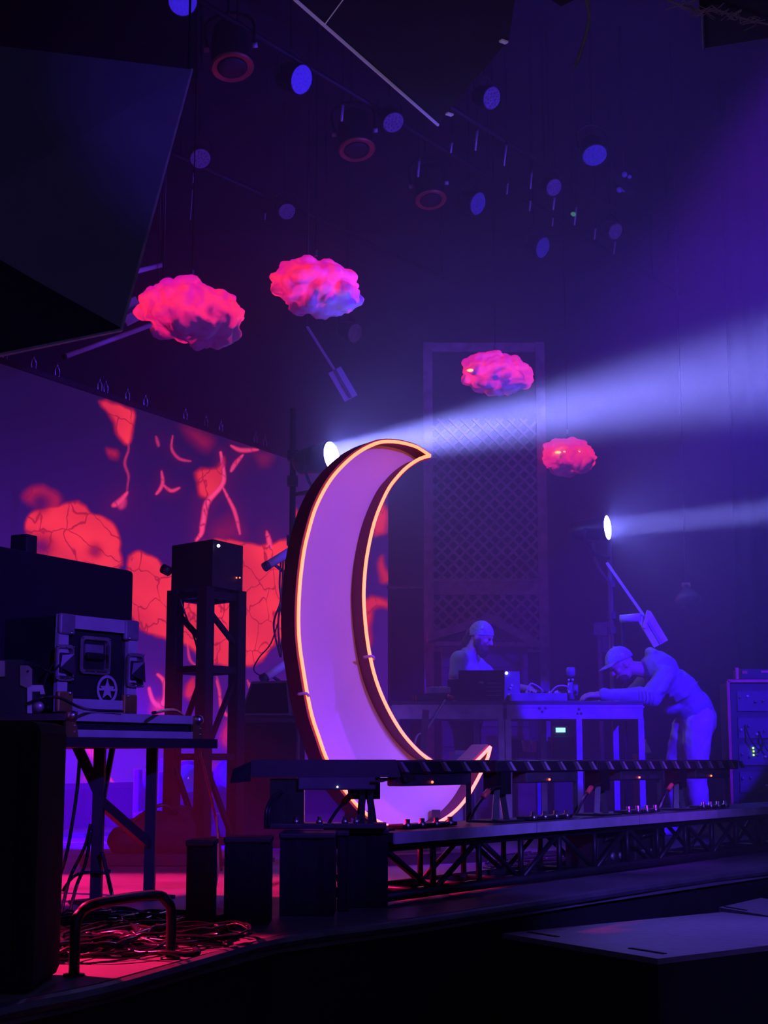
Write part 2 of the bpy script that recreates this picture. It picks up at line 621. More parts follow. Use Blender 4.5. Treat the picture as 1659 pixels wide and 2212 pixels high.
strokes = [
    (2.2, .35, [(275, 950), (278, 970), (268, 1000), (277, 1030), (275, 1062)]),
    (5, .8, [(275, 1064), (258, 1085), (245, 1093)]), (7, .5, [(268, 1078), (262, 1094)]),
    (3, .7, [(350, 1018), (353, 1045), (337, 1066)]), (3, .7, [(353, 1045), (370, 1060), (388, 1054)]),
    (2.6, .5, [(372, 940), (371, 970), (385, 990), (410, 997)]), (2.5, .4, [(337, 943), (343, 963)]),
    (4.5, 1, [(477, 978), (483, 1020), (478, 1050), (446, 1085), (438, 1130), (437, 1150), (425, 1167)]),
    (3.2, .8, [(480, 1050), (500, 1090), (512, 1120), (520, 1152)]),
    (3.5, .7, [(500, 963), (520, 972), (556, 971)]), (3.5, .75, [(525, 982), (510, 1000), (499, 1018)]),
    (4, .9, [(575, 1148), (583, 1182)]),
    (5, .9, [(340, 1457), (353, 1470), (358, 1490), (356, 1512), (343, 1524), (330, 1513), (323, 1488)]),
    (2.2, .55, [(403, 1386), (410, 1425), (424, 1438)]), (3, .75, [(467, 1470), (476, 1520), (490, 1545), (500, 1538)]),
    (2.6, .6, [(228, 1668), (246, 1692)]), (2, .4, [(468, 1455), (474, 1500)]), (2.5, .6, [(535, 1470), (545, 1500)]),
]
glow = np.zeros(px.shape)
for w, s, pl in strokes:
    d = np.full(px.shape, 1e9)
    wd_ = np.full(px.shape, 1.0)
    pl = smooth(pl, False, 4)
    nn = len(pl) - 1
    for i, ((ax, ay), (bx, by)) in enumerate(zip(pl[:-1], pl[1:])):
        tt = i / nn
        e_ = segdist(ax, ay, bx, by) / (w * (0.45 + 1.1 * math.sin(math.pi * (0.12 + 0.76 * tt)) ** 1.5))
        d = np.minimum(d, e_ * w)
    pink = np.maximum(pink, s * np.clip(1.4 - d / w, 0, 1))
    glow = np.maximum(glow, s * np.clip(1.1 - d / w, 0, 1))
    pink = np.maximum(pink, 0.12 * s * np.exp(-(d / (w * 5)) ** 2))
# dark lobes inside the red masses
for cx, cy, r, k in [(88, 1085, 22, .8), (88, 1180, 26, .75), (205, 1190, 16, .6), (60, 1155, 10, .4)]:
    pink *= 1 - k * np.exp(-(np.hypot(px - cx, py - cy) / r) ** 2)
pink *= 0.88 + 0.22 * nz(22, 8)
px, py = px0, py0
t = np.clip((py - 900) / 700, 0, 1)[..., None]
base = np.array(srgb((34, 14, 70))) * (1 - t) + np.array(srgb((74, 22, 150))) * t
base = base * 0.75 * (1 + 0.35 * nz(90, 9)[..., None])
hot = np.array(srgb((255, 54, 66)))
mid = np.array(srgb((238, 20, 84)))
pk = pink[..., None]
colr = base * (1 - np.clip(pk * 1.6, 0, 1)) + (mid * (1 - pk) + hot * pk) * np.clip(pk, 0, 1) ** 1.3
lil = np.array(srgb((255, 70, 150)))
colr = colr * (1 - .75 * glow[..., None]) + lil * glow[..., None] * .75
me = bpy.data.meshes.new('screen')
co = np.stack([wx - LA.x, wy - LA.y, Z], -1).reshape(-1, 3)
idx = np.arange(nu * nv).reshape(nv, nu)
fc = np.stack([idx[:-1, :-1], idx[:-1, 1:], idx[1:, 1:], idx[1:, :-1]], -1).reshape(-1, 4)
me.from_pydata(co.tolist(), [], fc.tolist())
at = me.color_attributes.new('picture', 'FLOAT_COLOR', 'POINT')
at.data.foreach_set('color', np.concatenate([np.clip(colr, 0, 4).reshape(-1, 3), np.clip(pink, 0, 1).reshape(-1, 1)], 1).astype('f').ravel())
sm = bpy.data.materials.new('video_picture')
sm.use_nodes = True
sm.cycles.emission_sampling = 'NONE'
nt = sm.node_tree
b = nt.nodes['Principled BSDF']
b.inputs['Base Color'].default_value = (0.012, 0.01, 0.014, 1)
b.inputs['Roughness'].default_value = 0.5
ca = nt.nodes.new('ShaderNodeVertexColor')
ca.layer_name = 'picture'
tc = nt.nodes.new('ShaderNodeTexCoord')
mp = nt.nodes.new('ShaderNodeMapping')
mp.inputs['Scale'].default_value = (1.9, 0.95, 2.1)
nzn = nt.nodes.new('ShaderNodeTexNoise')
nzn.inputs['Scale'].default_value = 2.6
nzn.inputs['Detail'].default_value = 3
mx = nt.nodes.new('ShaderNodeMixRGB')
mx.inputs[0].default_value = 0.42
vo = nt.nodes.new('ShaderNodeTexVoronoi')
vo.feature = 'DISTANCE_TO_EDGE'
vo.inputs['Scale'].default_value = 2.6
cr = nt.nodes.new('ShaderNodeValToRGB')
cr.color_ramp.elements[0].position = 0.006
cr.color_ramp.elements[0].color = (0.42, 0.25, 0.5, 1)
cr.color_ramp.elements[1].position = 0.03
cr.color_ramp.elements[1].color = (1, 1, 1, 1)
ml = nt.nodes.new('ShaderNodeMixRGB')
ml.blend_type = 'MULTIPLY'
L = nt.links.new
L(tc.outputs['Object'], mp.inputs['Vector'])
L(tc.outputs['Object'], nzn.inputs['Vector'])
L(mp.outputs['Vector'], mx.inputs[1])
L(nzn.outputs['Color'], mx.inputs[2])
L(mx.outputs['Color'], vo.inputs['Vector'])
L(vo.outputs['Distance'], cr.inputs['Fac'])
L(ca.outputs['Color'], ml.inputs[1])
L(ca.outputs['Alpha'], ml.inputs[0])
L(cr.outputs['Color'], ml.inputs[2])
L(ml.outputs['Color'], b.inputs['Emission Color'])
b.inputs['Emission Strength'].default_value = 1.3
me.materials.append(sm)
so = bpy.data.objects.new('screen', me)
COL.objects.link(so)
so.parent = led
so['label'] = 'lit screen with red lava-like shapes'


def lw(s, z, o=0.0):
    return V((LA.x, LA.y, 0)) + LU * s + LN * o + V((0, 0, z))


mb = MB()
for z0, z1 in ((zt, zt + 0.05), (zb - 0.05, zb)):
    mb.box(lw((S0 + S1) / 2, (z0 + z1) / 2, -0.04), (S1 - S0, 0.12, z1 - z0), (LU, -LN, ZX))
part('frame', mb, black, led)
part('back_panel', MB().box(lw((S0 + S1) / 2, (zt + zb) / 2, -0.09), (S1 - S0, 0.1, zt - zb), (LU, -LN, ZX)), black, led)
for x, y in [(10, 772), (72, 792), (123, 806), (215, 833), (228, 840), (275, 858), (314, 868), (400, 895), (445, 912), (477, 922), (552, 948), (572, 955)]:
    q = PP(x, y + 4, LA, LN)
    s = (q - LA).dot(LU)
    m_ = MB()
    m_.tube([lw(s - .025, zt + .05), lw(s - .03, zt + .11), lw(s, zt + .14), lw(s + .03, zt + .11), lw(s + .025, zt + .05)], 0.009, 6, 4)
    m_.cyl(lw(s, zt + .13), lw(s, zt + .18), 0.010, n=8)
    part('shackle', m_, steel, led, True)
part('support_skirt', MB().box(lw((S0 + S1) / 2, zb / 2 - 0.02, -0.1), (S1 - S0, 0.18, zb - 0.05), (LU, -LN, ZX)), matte, led)

# ================================================================== CRESCENT MOON
al = math.radians(31)
MN = V((math.sin(al), -math.cos(al), 0))    # the moon's face looks to the front right
MO = P(800, 1640, 9.3)
WD = 0.15
outer = [(927, 985), (908, 972), (892, 964), (860, 956), (825, 955), (799, 963), (772, 978), (746, 999), (719, 1028), (698, 1060), (679, 1100),
         (666, 1143), (655, 1190), (647, 1251), (643.5, 1304), (643, 1355), (646, 1400), (653, 1447), (661, 1495), (672, 1547), (687, 1593), (703, 1638),
         (727, 1684), (753, 1720), (778, 1748), (802, 1767), (828, 1781), (860, 1791), (895, 1793), (928, 1784), (958, 1769), (983, 1750), (1006, 1723), (1030, 1682), (1050, 1640), (1057, 1613)]
inner = [(1057, 1613), (1032, 1639), (1012, 1655), (985, 1664), (952, 1656), (921, 1638), (898, 1619), (872, 1590), (850, 1557), (828, 1515), (810, 1469), (797.6, 1420),
         (789, 1365), (784.5, 1310), (784, 1272), (788, 1219), (796, 1172), (806.5, 1129), (820, 1092), (838, 1055), (857, 1030), (878, 1009), (904, 992), (927, 985)]


def dense(pl, k=3):
    q = []
    m = len(pl)
    for i in range(m - 1):
        p0, p1, p2, p3 = [V((*pl[j], 0)) for j in (max(i - 1, 0), i, i + 1, min(i + 2, m - 1))]
        for a in range(k):
            t = a / k
            q.append(0.5 * ((2 * p1) + (p2 - p0) * t + (2 * p0 - 5 * p1 + 4 * p2 - p3) * t * t + (3 * p1 - p0 - 3 * p2 + p3) * t ** 3))
    q.append(V((*pl[-1], 0)))
    return q


moon = thing('crescent_moon', 'giant white crescent moon prop outlined with glowing red neon tubing', 'moon prop', (MO.x, MO.y, 0))
fo = [PP(p.x, p.y, MO, MN) for p in dense(outer)]
fi = [PP(p.x, p.y, MO, MN) for p in dense(inner)]
loop = fo[:-1] + fi[:-1]
# recessed face: a strip between the two arcs
def resample(pts, n):
    d = [0.0]
    for p, q in zip(pts[:-1], pts[1:]):
        d.append(d[-1] + (q - p).length)
    out = []
    j = 0
    for k in range(n):
        t = d[-1] * k / (n - 1)
        while j < len(d) - 2 and d[j + 1] < t:
            j += 1
        out.append(pts[j].lerp(pts[j + 1], (t - d[j]) / max(d[j + 1] - d[j], 1e-9)))
    return out


NF = 90
ra_, rb_ = resample(fo, NF), resample(list(reversed(fi)), NF)
vsf, fsf = [], []
org_ = V((MO.x, MO.y, 0))
for p, q in zip(ra_, rb_):
    for w_ in (WD - 0.015, WD + 0.005):
        vsf += [p - MN * w_ - org_, q - MN * w_ - org_]
for k in range(NF - 1):
    a, c = k * 4, k * 4 + 4
    fsf += [(a, a + 1, c + 1, c), (a + 2, c + 2, c + 3, a + 3)]
mef = bpy.data.meshes.new('face_panel')
mef.from_pydata([tuple(p) for p in vsf], [], fsf)
mef.materials.append(white)
fo_o = bpy.data.objects.new('face_panel', mef)
COL.objects.link(fo_o)
fo_o.parent = moon
fo_o['label'] = 'flat white moon face'


def rim(pts, off):
    """wall standing along the outline, thickened to side off"""
    m = MB()
    n = len(pts)
    nrm = []
    for i in range(n):
        d = (pts[min(i + 1, n - 1)] - pts[max(i - 1, 0)]).normalized()
        nrm.append(d.cross(MN).normalized() * off)
    vs, fs = [], []
    for p, q in zip(pts, nrm):
        vs += [p, p + q, p + q - MN * (WD + .02), p - MN * (WD + .02)]
    for i in range(n - 1):
        for k in range(4):
            fs.append((i * 4 + k, i * 4 + (k + 1) % 4, i * 4 + 4 + (k + 1) % 4, i * 4 + 4 + k))
    fs += [(3, 2, 1, 0), (n * 4 - 4, n * 4 - 3, n * 4 - 2, n * 4 - 1)]
    return m.add(vs, fs)


o_ = part('outer_rim', rim(fo, 0.02), rim_m, moon, True, 'dark red outer rim', 40)
part('neon_tube', MB().tube([p + MN * 0.012 for p in fo], 0.0105, 8, 1), neon_m, o_, True)
o_ = part('inner_rim', rim(fi, 0.02), rim_m, moon, True, 'dark red inner rim', 40)
part('neon_tube', MB().tube([p + MN * 0.012 for p in fi], 0.0105, 8, 1), neon_m, o_, True)
for (x, y) in ((655, 1502), (797, 1422)):
    q = PP(x, y, MO, MN)
    part('tube_clip', MB().tube([q + V((-.03, 0, .006)), q + MN * .035 + V((0, 0, .01)), q + V((.03, 0, -.004))], 0.009, 6, 4), lilac_w, moon, True)
bc = PP(880, 1792, MO, MN) - MN * WD * 0.5
MT = V((MN.y, -MN.x, 0)) * -1
mb = MB()
mb.box(V((bc.x, bc.y, 0.03)), (0.9, 0.5, 0.06), (MT, MN, ZX))
part('base_plate', mb, black, moon)
mb = MB()
for s in (-.25, .25):
    c = V((bc.x, bc.y, 0.06)) + MT * s
    mb.bar(c, V((c.x, c.y, 0.30)), 0.05)
    mb.bar(c - MN * 0.22, V((c.x, c.y, 0.9)) - MN * 0.11, 0.04)
part('stand', mb, black, moon)

# ================================================================== HANGING CLOUDS
cm = bpy.data.materials.new('glowing_cloud_fibre')
cm.use_nodes = True
cm.cycles.emission_sampling = 'NONE'
nt = cm.node_tree
b = nt.nodes['Principled BSDF']
b.inputs['Base Color'].default_value = (0.75, 0.72, 0.75, 1)
b.inputs['Roughness'].default_value = 0.95
tc = nt.nodes.new('ShaderNodeTexCoord')
n1 = nt.nodes.new('ShaderNodeTexNoise')
n1.inputs['Scale'].default_value = 4.6
n1.inputs['Detail'].default_value = 3
n1.inputs['Distortion'].default_value = 1.2
oi = nt.nodes.new('ShaderNodeObjectInfo')
vm = nt.nodes.new('ShaderNodeVectorMath')
vm.operation = 'MULTIPLY_ADD'
vm.inputs[1].default_value = (1, 1, 1)
L = nt.links.new
sx = nt.nodes.new('ShaderNodeSeparateXYZ')
L(tc.outputs['Object'], sx.inputs[0])
cmb = nt.nodes.new('ShaderNodeMath')
cmb.operation = 'MULTIPLY'
cmb.inputs[1].default_value = 37.0
L(oi.outputs['Random'], cmb.inputs[0])
L(tc.outputs['Object'], vm.inputs[0])
L(cmb.outputs[0], vm.inputs[2])
L(vm.outputs[0], n1.inputs['Vector'])
# the LED strip inside sits in the upper two thirds: the shell glows there
ad = nt.nodes.new('ShaderNodeMath')
ad.operation = 'MULTIPLY_ADD'
ad.inputs[1].default_value = 1.7
ad.inputs[2].default_value = 0.0
L(sx.outputs['Z'], ad.inputs[0])
sm2 = nt.nodes.new('ShaderNodeMath')
sm2.operation = 'ADD'
L(n1.outputs['Fac'], sm2.inputs[0])
L(ad.outputs[0], sm2.inputs[1])
cr = nt.nodes.new('ShaderNodeValToRGB')
e = cr.color_ramp.elements
e[0].position = 0.22
e[0].color = (0.03, 0.0, 0.02, 1)
e[1].position = 0.36
e[1].color = (0.62, 0.004, 0.11, 1)
k = e.new(0.52)
k.color = (1.0, 0.016, 0.07, 1)
k = e.new(0.70)
k.color = (0.72, 0.004, 0.20, 1)
k = e.new(0.9)
k.color = (0.5, 0.0, 0.34, 1)
L(sm2.outputs[0], cr.inputs['Fac'])
L(cr.outputs['Color'], b.inputs['Emission Color'])
b.inputs['Emission Strength'].default_value = 1.15
hot_m = mat('hot_led_spot', (1, 0.8, 0.4), 0.4, 0, 0, 5, (1.0, 0.42, 0.10), 2.2)


def cloud(cx, cy, w, h, Y, tilt, seed, label, hots=()):
    c = P(cx, cy, Y)
    kx = Y / (FPX * math.cos(TH) - (CY - cy) * math.sin(TH)) if False else (P(cx + w / 2, cy, Y) - P(cx - w / 2, cy, Y)).length / w
    rx, rz = w * kx / 2, h * kx / 2
    ry = rx * 0.8
    r = random.Random(seed)
    ca, sa = math.cos(tilt), math.sin(tilt)
    ax = (V((ca, 0, -sa)), V((0, 1, 0)), V((sa, 0, ca)))
    mb = MB()
    mb.ell(c, (rx * .90, ry * .90, rz * .88), 20, 12, ax)
    for i in range(150):
        u, ph = r.uniform(-1, 1), r.uniform(0, 6.283)
        q = math.sqrt(1 - u * u)
        d = (q * math.cos(ph), q * math.sin(ph), u)
        k = 0.86 + r.uniform(-.03, .04)
        p = c + ax[0] * (d[0] * rx * k) + ax[1] * (d[1] * ry * k) + ax[2] * (d[2] * rz * k)
        s = r.uniform(0.07, 0.19) * (0.8 if u > 0 else 1.05)
        mb.ell(p, (rx * s * r.uniform(.8, 1.5), rx * s, rx * s * r.uniform(.6, .9)), 10, 7)
    m2 = blob(mb, rx / 26, 3, [('CLOUDS', rx * 0.30, rx * 0.06), ('CLOUDS', rx * 0.09, rx * 0.05)])
    o = thing('hanging_cloud', label, 'cloud lamp', c, 'hanging cloud lamps')
    part('cloud_shell', m2, cm, o, True)
    for hx, hy in hots:
        q = P(hx, hy, Y)
        d = ray(hx, hy).normalized()
        q = c + (q - c) - d * ry * 0.86
        part('led_spot', MB().ell(q, (0.035, 0.02, 0.014), 10, 6), hot_m, o, True)
    part('hanging_wire', MB().cyl(c + V((0, 0, rz * .7)), V((c.x, c.y, 7.8)), 0.004, n=6), blackm, o)
    part('wire_clamp', MB().cyl(c + V((0, 0, rz * 1.12)), c + V((0, 0, rz * 1.12 + .05)), 0.014, n=8), steel, o)
    return o


cloud(414, 675, 238, 142, 11.0, 0.22, 3, 'largest red glowing cloud lamp, left of the others near the dark panel')
cloud(682, 620, 206, 124, 12.5, 0.17, 5, 'red glowing cloud lamp hanging highest, second from the left')
cloud(1070, 807, 158, 93, 15.0, 0.12, 8, 'red glowing cloud lamp with bright spots just above the white beam', ((1016, 800), (1036, 799), (1076, 803)))
cloud(1226, 986, 126, 88, 17.0, 0.05, 13, 'smallest red glowing cloud lamp, below the beam at right', ((1205, 977), (1222, 976), (1247, 976)))

# ================================================================== FRONT TRUSS WITH DECK
T0 = V((0, 6.72, 0))


def TP(s, w=0.0, z=0.0):
    return T0 + UX * s + WX * w + V((0, 0, z))


def s_at(x, w=0.0):
    """distance along the truss line seen at photo column x"""
    q = (x - CX) / (FPX / math.cos(TH))
    o = T0 + WX * w
    return (q * o.y - o.x) / (UX.x - q * UX.y)


TL0, TL1, TW = 0.02, 5.6, 0.34
tr = thing('stage_front_truss', 'long low box truss with flat grey-edged deck along the stage front', 'truss', TP(0))
for w in (0.02, TW):
    for z in (0.03, 0.235):
        part('chord', MB().cyl(TP(TL0, w, z), TP(TL1, w, z), 0.022, n=10), truss_m, tr, True)
n_bay = 14
bay = (TL1 - TL0) / n_bay
for i in range(n_bay + 1):
    s = TL0 + bay * i
    for w in (0.02, TW):
        part('upright', MB().cyl(TP(s, w, 0.03), TP(s, w, 0.235), 0.014, n=8), truss_m, tr, True)
    if i < n_bay:
        for w in (0.02, TW):
            a, b_ = (0.03, 0.235) if (i + (w > .1)) % 2 else (0.235, 0.03)
            part('diagonal', MB().cyl(TP(s, w, a), TP(s + bay, w, b_), 0.013, n=8), truss_m, tr, True)
        part('cross_bar', MB().cyl(TP(s, 0.02, 0.03), TP(s, TW, 0.03), 0.012, n=8), truss_m, tr, True)
seams = [TL0 - .02] + [s_at(x) for x in (1138, 1360, 1531)] + [4.55, TL1 + .05]
for a, b_ in zip(seams[:-1], seams[1:]):
    d_ = part('deck_plank', MB().box(TP((a + b_) / 2, TW / 2, 0.277), (b_ - a - 0.006, TW + 0.08, 0.040), AX), mat('black_deck', (0.03, 0.03, 0.034), 0.4), tr)
    part('grey_edge', MB().box(TP((a + b_) / 2, -0.046, 0.274), (b_ - a - 0.012, 0.008, 0.048), AX), alu_face, d_)

# power boxes hung in the truss
for k, (xa, xb, lab) in enumerate([(1281, 1338, 'matte black power box inside the truss, nearer to the moon'), (1363, 1422, 'matte black power box inside the truss, farther from the moon')]):
    a, b_ = s_at(xa, .10), s_at(xb, .10)
    o = thing('power_box', lab, 'power box', TP((a + b_) / 2, .18, 0), 'boxes inside the truss')
    part('housing', MB().bevbox(TP((a + b_) / 2, 0.18, 0.125), (b_ - a, 0.2, 0.21), AX, 0.012), plastic, o)
    part('handle', MB().tube([TP(a + .05, .07, .16), TP(a + .06, .05, .18), TP(b_ - .06, .05, .18), TP(b_ - .05, .07, .16)], 0.008, 6, 3), rubber, o, True)
    for q in range(3):
        part('socket', MB().cyl(TP(a + (b_ - a) * (q + .7) / 3.4, .082, .08), TP(a + (b_ - a) * (q + .7) / 3.4, .068, .08), 0.02, n=10), grey, o, True)

# ------------------------------------------------------------------ black covered boxes left of the deck
bx = [(402, 458, 'black cloth-covered pedestal, leftmost along the stage front'), (484, 582, 'wide black cloth-covered pedestal left of the pole foot'),
      (604, 722, 'widest black cloth-covered pedestal under the plain light bar'), (728, 752, 'narrow black cloth-covered pedestal below the moon'), (754, 838, 'black cloth-covered pedestal touching the deck end')]
for xa, xb, lab in bx:
    Y_ = TP(s_at((xa + xb) / 2)).y - .02
    xw0, xw1 = P(xa, 1900, Y_).x, P(xb, 1900, Y_).x
    dp = .16 if xb < 600 else .30
    o = thing('covered_pedestal', lab, 'pedestal', V(((xw0 + xw1) / 2, Y_ + dp / 2, 0)), 'covered pedestals along the stage front')
    mb = MB()
    nseg = max(4, int((xw1 - xw0) / 0.02))
    r = random.Random(xa)
    ring = [(xw0 + (xw1 - xw0) * i / nseg, Y_ + r.uniform(-.006, .006)) for i in range(nseg + 1)]
    ring += [(xw1, Y_ + dp), (xw0, Y_ + dp)]
    mb.prism([V((x_, y_, 0.002)) for x_, y_ in ring], (0, 0, 0.292))
    part('cloth_cover', mb, matte, o)
    part('top_board', MB().bevbox(V(((xw0 + xw1) / 2, Y_ + dp / 2, 0.305)), (xw1 - xw0 + .008, dp + .02, .022), None, .006), black, o)

# ------------------------------------------------------------------ LED bars on the deck
def bar_cable(o, pts, r=0.008, m=rubber):
    return part('cable', MB().tube(pts, r, 6, 6), m, o, True)


def light_bar(s0, length, label, boxed=(0.32, 0.88), w=0.17, fins=True, led_at=0.55):
    o = thing('light_bar', label, 'light bar', TP(s0 + length / 2, w, .3), 'finned light bars on the deck')
    h = part('head', MB().bevbox(TP(s0 + length / 2, w, 0.566), (length, 0.11, 0.060), AX, .008), plastic, o)
    n = int(length / 0.18 + .5)
    for i in range(n):
        s = s0 + 0.09 + i * 0.18
        p = TP(s, w - 0.055, 0)
        tri = [p + V((0, 0, .588)), p + UX * .045 + V((0, 0, .545)), p + UX * .075 + V((0, 0, .545)), p + UX * .02 + V((0, 0, .588))]
        part('fin', MB().prism(tri, WX * -0.02), mat('fin_lit_grey', (0.30, 0.28, 0.33), 0.5), h)  # lighter slanted piece paints the lit side of the fin
    c = part('control_box', MB().bevbox(TP(s0 + length * sum(boxed) / 2, w, 0.510), (length * (boxed[1] - boxed[0]), 0.085, 0.058), AX, .008), mat('control_box_grey', (0.05, 0.05, 0.06), .45), o)
    part('indicator', MB().ell(TP(s0 + length * led_at, w - .046, 0.497), 0.006, 8, 6), led_red, c, True)
    y = MB()
    y.box(TP(s0 + 0.10, w, 0.49), (0.10, 0.10, 0.12), AX)
    y.bar(TP(s0 + 0.06, w - .02, 0.45), TP(s0 + 0.02, w - .03, 0.305), 0.04, 0.03)
    y.bar(TP(s0 + 0.14, w, 0.45), TP(s0 + 0.15, w - .02, 0.305), 0.04, 0.03)
    part('yoke', y, rubber, o)
    part('foot', MB().box(TP(s0 + .08, w, 0.302), (0.22, .2, .010), AX), black, o)
    y = MB()
    y.bar(TP(s0 + length - .08, w, 0.55), TP(s0 + length - .08, w, 0.305), 0.025)
    part('prop', y, rubber, o)
    for i in range(4):
        s = s0 + 0.32 + i * .12
        part('clamp_knob', MB().lathe(TP(s, w - .08, .30), ZX, [(0, .02), (.02, .02), (.024, .012), (.04, .013)], 10), steel, o, True)
    part('socket_rail', MB().bevbox(TP(s0 + .5, w - .05, .309), (.46, .08, .018), AX, .004), plastic, o)
    a = TP(s0 + 0.05, w - .05, 0.47)
    bar_cable(o, [a, a - UX * .10 + V((0, 0, -.015)), a - UX * .22 + V((0, 0, -.08)), TP(s0 - .26, w - .05, .31)], 0.007)
    part('cable_plug', MB().cyl(a - UX * .125 + V((0, 0, -.02)), a - UX * .175 + V((0, 0, -.05)), 0.014, n=8), redc, o, True)
    return o


bars = [(0.0, 1.06, 'finned black light bar nearest the moon on the grey-edged deck'), (1.16, 1.02, 'finned black light bar in front of the right table legs'),
        (2.27, 1.0, 'finned black light bar in front of the bending person'), (3.34, 1.0, 'finned black light bar farthest along the deck at right')]
first = None
for s0, ln, lab in bars:
    o = light_bar(s0, ln, lab)
    if first is None:
        first = o
        # the angled barn door at its near end
        pts = [P(866, 1668, 7.05), P(874, 1689, 7.05), P(952, 1666, 7.45), P(952, 1641, 7.45), P(905, 1641, 7.2)]
        part('barn_door', MB().prism(pts, (.012, .02, 0)), black, o)
        part('inner_flap', MB().prism([P(872, 1684, 7.2), P(946, 1684, 7.5), P(946, 1668, 7.5)], (0, .01, 0)), brown, o)
# plain bar facing the audience
Yb = 6.55
o = thing('wide_light_bar', 'plain black light bar facing forward in front of the moon', 'light bar', P(700, 1795, Yb))
c = (P(541, 1641, Yb), P(866, 1680, Yb))
ctr = (c[0] + c[1]) / 2
h = part('head', MB().prism([P(541, 1641, Yb), P(855, 1641, Yb), P(866, 1679, Yb), P(543, 1679, Yb)], (0, .13, 0)), plastic, o)
part('barn_door', MB().prism([P(541, 1645, Yb), P(541, 1688, Yb), P(497, 1692, Yb - .12), P(503, 1662, Yb - .12)], (0, .012, 0)), black, o)
part('lower_flap', MB().prism([P(800, 1680, Yb + .05), P(862, 1680, Yb + .05), P(825, 1690, Yb - .02), P(800, 1690, Yb - .02)], (0, .01, 0)), brown, o)
b2 = part('control_box', MB().bevbox((P(650, 1676, Yb) + P(805, 1706, Yb)) / 2 + V((0, .06, 0)), (P(805, 0, Yb).x - P(650, 0, Yb).x - 0.0, .12, (P(0, 1676, Yb).z - P(0, 1707, Yb).z)), None, .006), mat('control_box_grey', (0.05, 0.05, 0.06), .45), o)
part('indicator', MB().ell(P(729, 1700, Yb - .005), .004, 8, 6), led_wht, b2, True)
zt_ = 0.318
y = MB()
for xa in (603, 640):
    q = P(xa, 1682, Yb + .06)
    y.bar(q, V((q.x, q.y, zt_)), .07)
part('yoke', y, rubber, o)
y = MB()
for xa in (783, 800):
    q = P(xa, 1700, Yb + .06)
    y.bar(q, V((q.x, q.y, zt_)), .022)
part('prop', y, rubber, o)
q0 = P(608, 1712, Yb)
bar_cable(o, [q0, P(590, 1722, Yb - .05), P(576, 1750, Yb - .1), V((P(574, 1785, Yb - .1).x, P(574, 1785, Yb - .1).y, .325))], .008)
bar_cable(o, [q0 + V((0, .02, 0)), P(596, 1724, Yb - .05), P(582, 1750, Yb - .1), V((P(581, 1785, Yb - .1).x, P(581, 1785, Yb - .1).y, .325))], .006)
part('socket_rail', MB().bevbox(V((ctr.x, Yb + .06, zt_ + .012)), (.5, .14, .022), None, .004), plastic, o)
for x_ in (640, 690, 745, 770):
    q = P(x_, 1780, Yb + .02)
    part('clamp_knob', MB().lathe(V((q.x, q.y, zt_ + .02)), ZX, [(0, .014), (.015, .014), (.018, .008), (.03, .009)], 10), steel, o, True)

# ================================================================== LATTICE SCREEN AND HOUSE FACADE BEHIND THE DJ
YL = 17.0
la = thing('trellis_screen', 'tall weathered wooden trellis screen behind the people', 'trellis', V((P(1045, 1640, YL).x, YL, 0)))
q0, q1 = P(915, 1000, YL), P(1186, 1000, YL)
xl0, xl1 = P(916, 1200, YL).x, P(1184, 1300, YL).x
ztop = P(1050, 742, YL).z
kpx = (xl1 - xl0) / 268.0
part('post', MB().box((xl0 + .05, YL, ztop / 2), (.10, .10, ztop)), lattice_m, la)
part('post', MB().box((xl1 - .05, YL, ztop / 2), (.10, .10, ztop)), lattice_m, la)
zr0, zr1 = P(0, 1285, YL).z, P(0, 1250, YL).z
zlo = P(0, 1400, YL).z
for za, zb_ in ((zr0, zr0 + .035), (zr1 - .035, zr1), (ztop - .10, ztop), (zlo - .04, zlo)):
    part('rail', MB().box(((xl0 + xl1) / 2, YL - .01, (za + zb_) / 2), (xl1 - xl0 - .2, .05, zb_ - za)), lattice_m, la)
part('rail_board', MB().box(((xl0 + xl1) / 2, YL + .015, (zr0 + zr1) / 2), (xl1 - xl0 - .2, .015, zr1 - zr0)), lattice_m, la)


def slats(x0, x1, z0, z1, step, w=0.028):
    h = z1 - z0
    for sgn in (1, -1):
        c = x0 - h
        while c < x1 + h:
            # line x = c + sgn*(z - z0) (or from the top for sgn -1)
            pts = []
            for z in (z0, z1):
                pts.append((c + (z - z0) if sgn > 0 else c + (z1 - z), z))
            (xa, za), (xb, zb2) = pts
            t0, t1 = 0.0, 1.0
            for lim, side in ((x0, -1), (x1, 1)):
                d = xb - xa
                t = (lim - xa) / d
                if (d > 0) == (side > 0):
                    t1 = min(t1, t)
                else:
                    t0 = max(t0, t)
            if t1 - t0 > 0.03:
                a = V((xa + (xb - xa) * t0, YL + (.008 if sgn > 0 else -.004), za + (zb2 - za) * t0))
                b_ = V((xa + (xb - xa) * t1, a.y, za + (zb2 - za) * t1))
                part('slat', MB().bar(a, b_, .010, w, V((0, 0, 1)).cross(V((0, 1, 0))) if False else (b_ - a).cross(V((0, 1, 0)))), lattice_m, la)
            c += step


slats(xl0 + .1, xl1 - .1, zr1, P(0, 905, YL).z, 26 * kpx)
slats(xl0 + .1, xl1 - .1, zlo, zr0, 26 * kpx)
part('dark_backing', MB().box(((xl0 + xl1) / 2, YL + .07, ztop / 2), (xl1 - xl0 - .05, .02, ztop - .1)), wall_m, la)
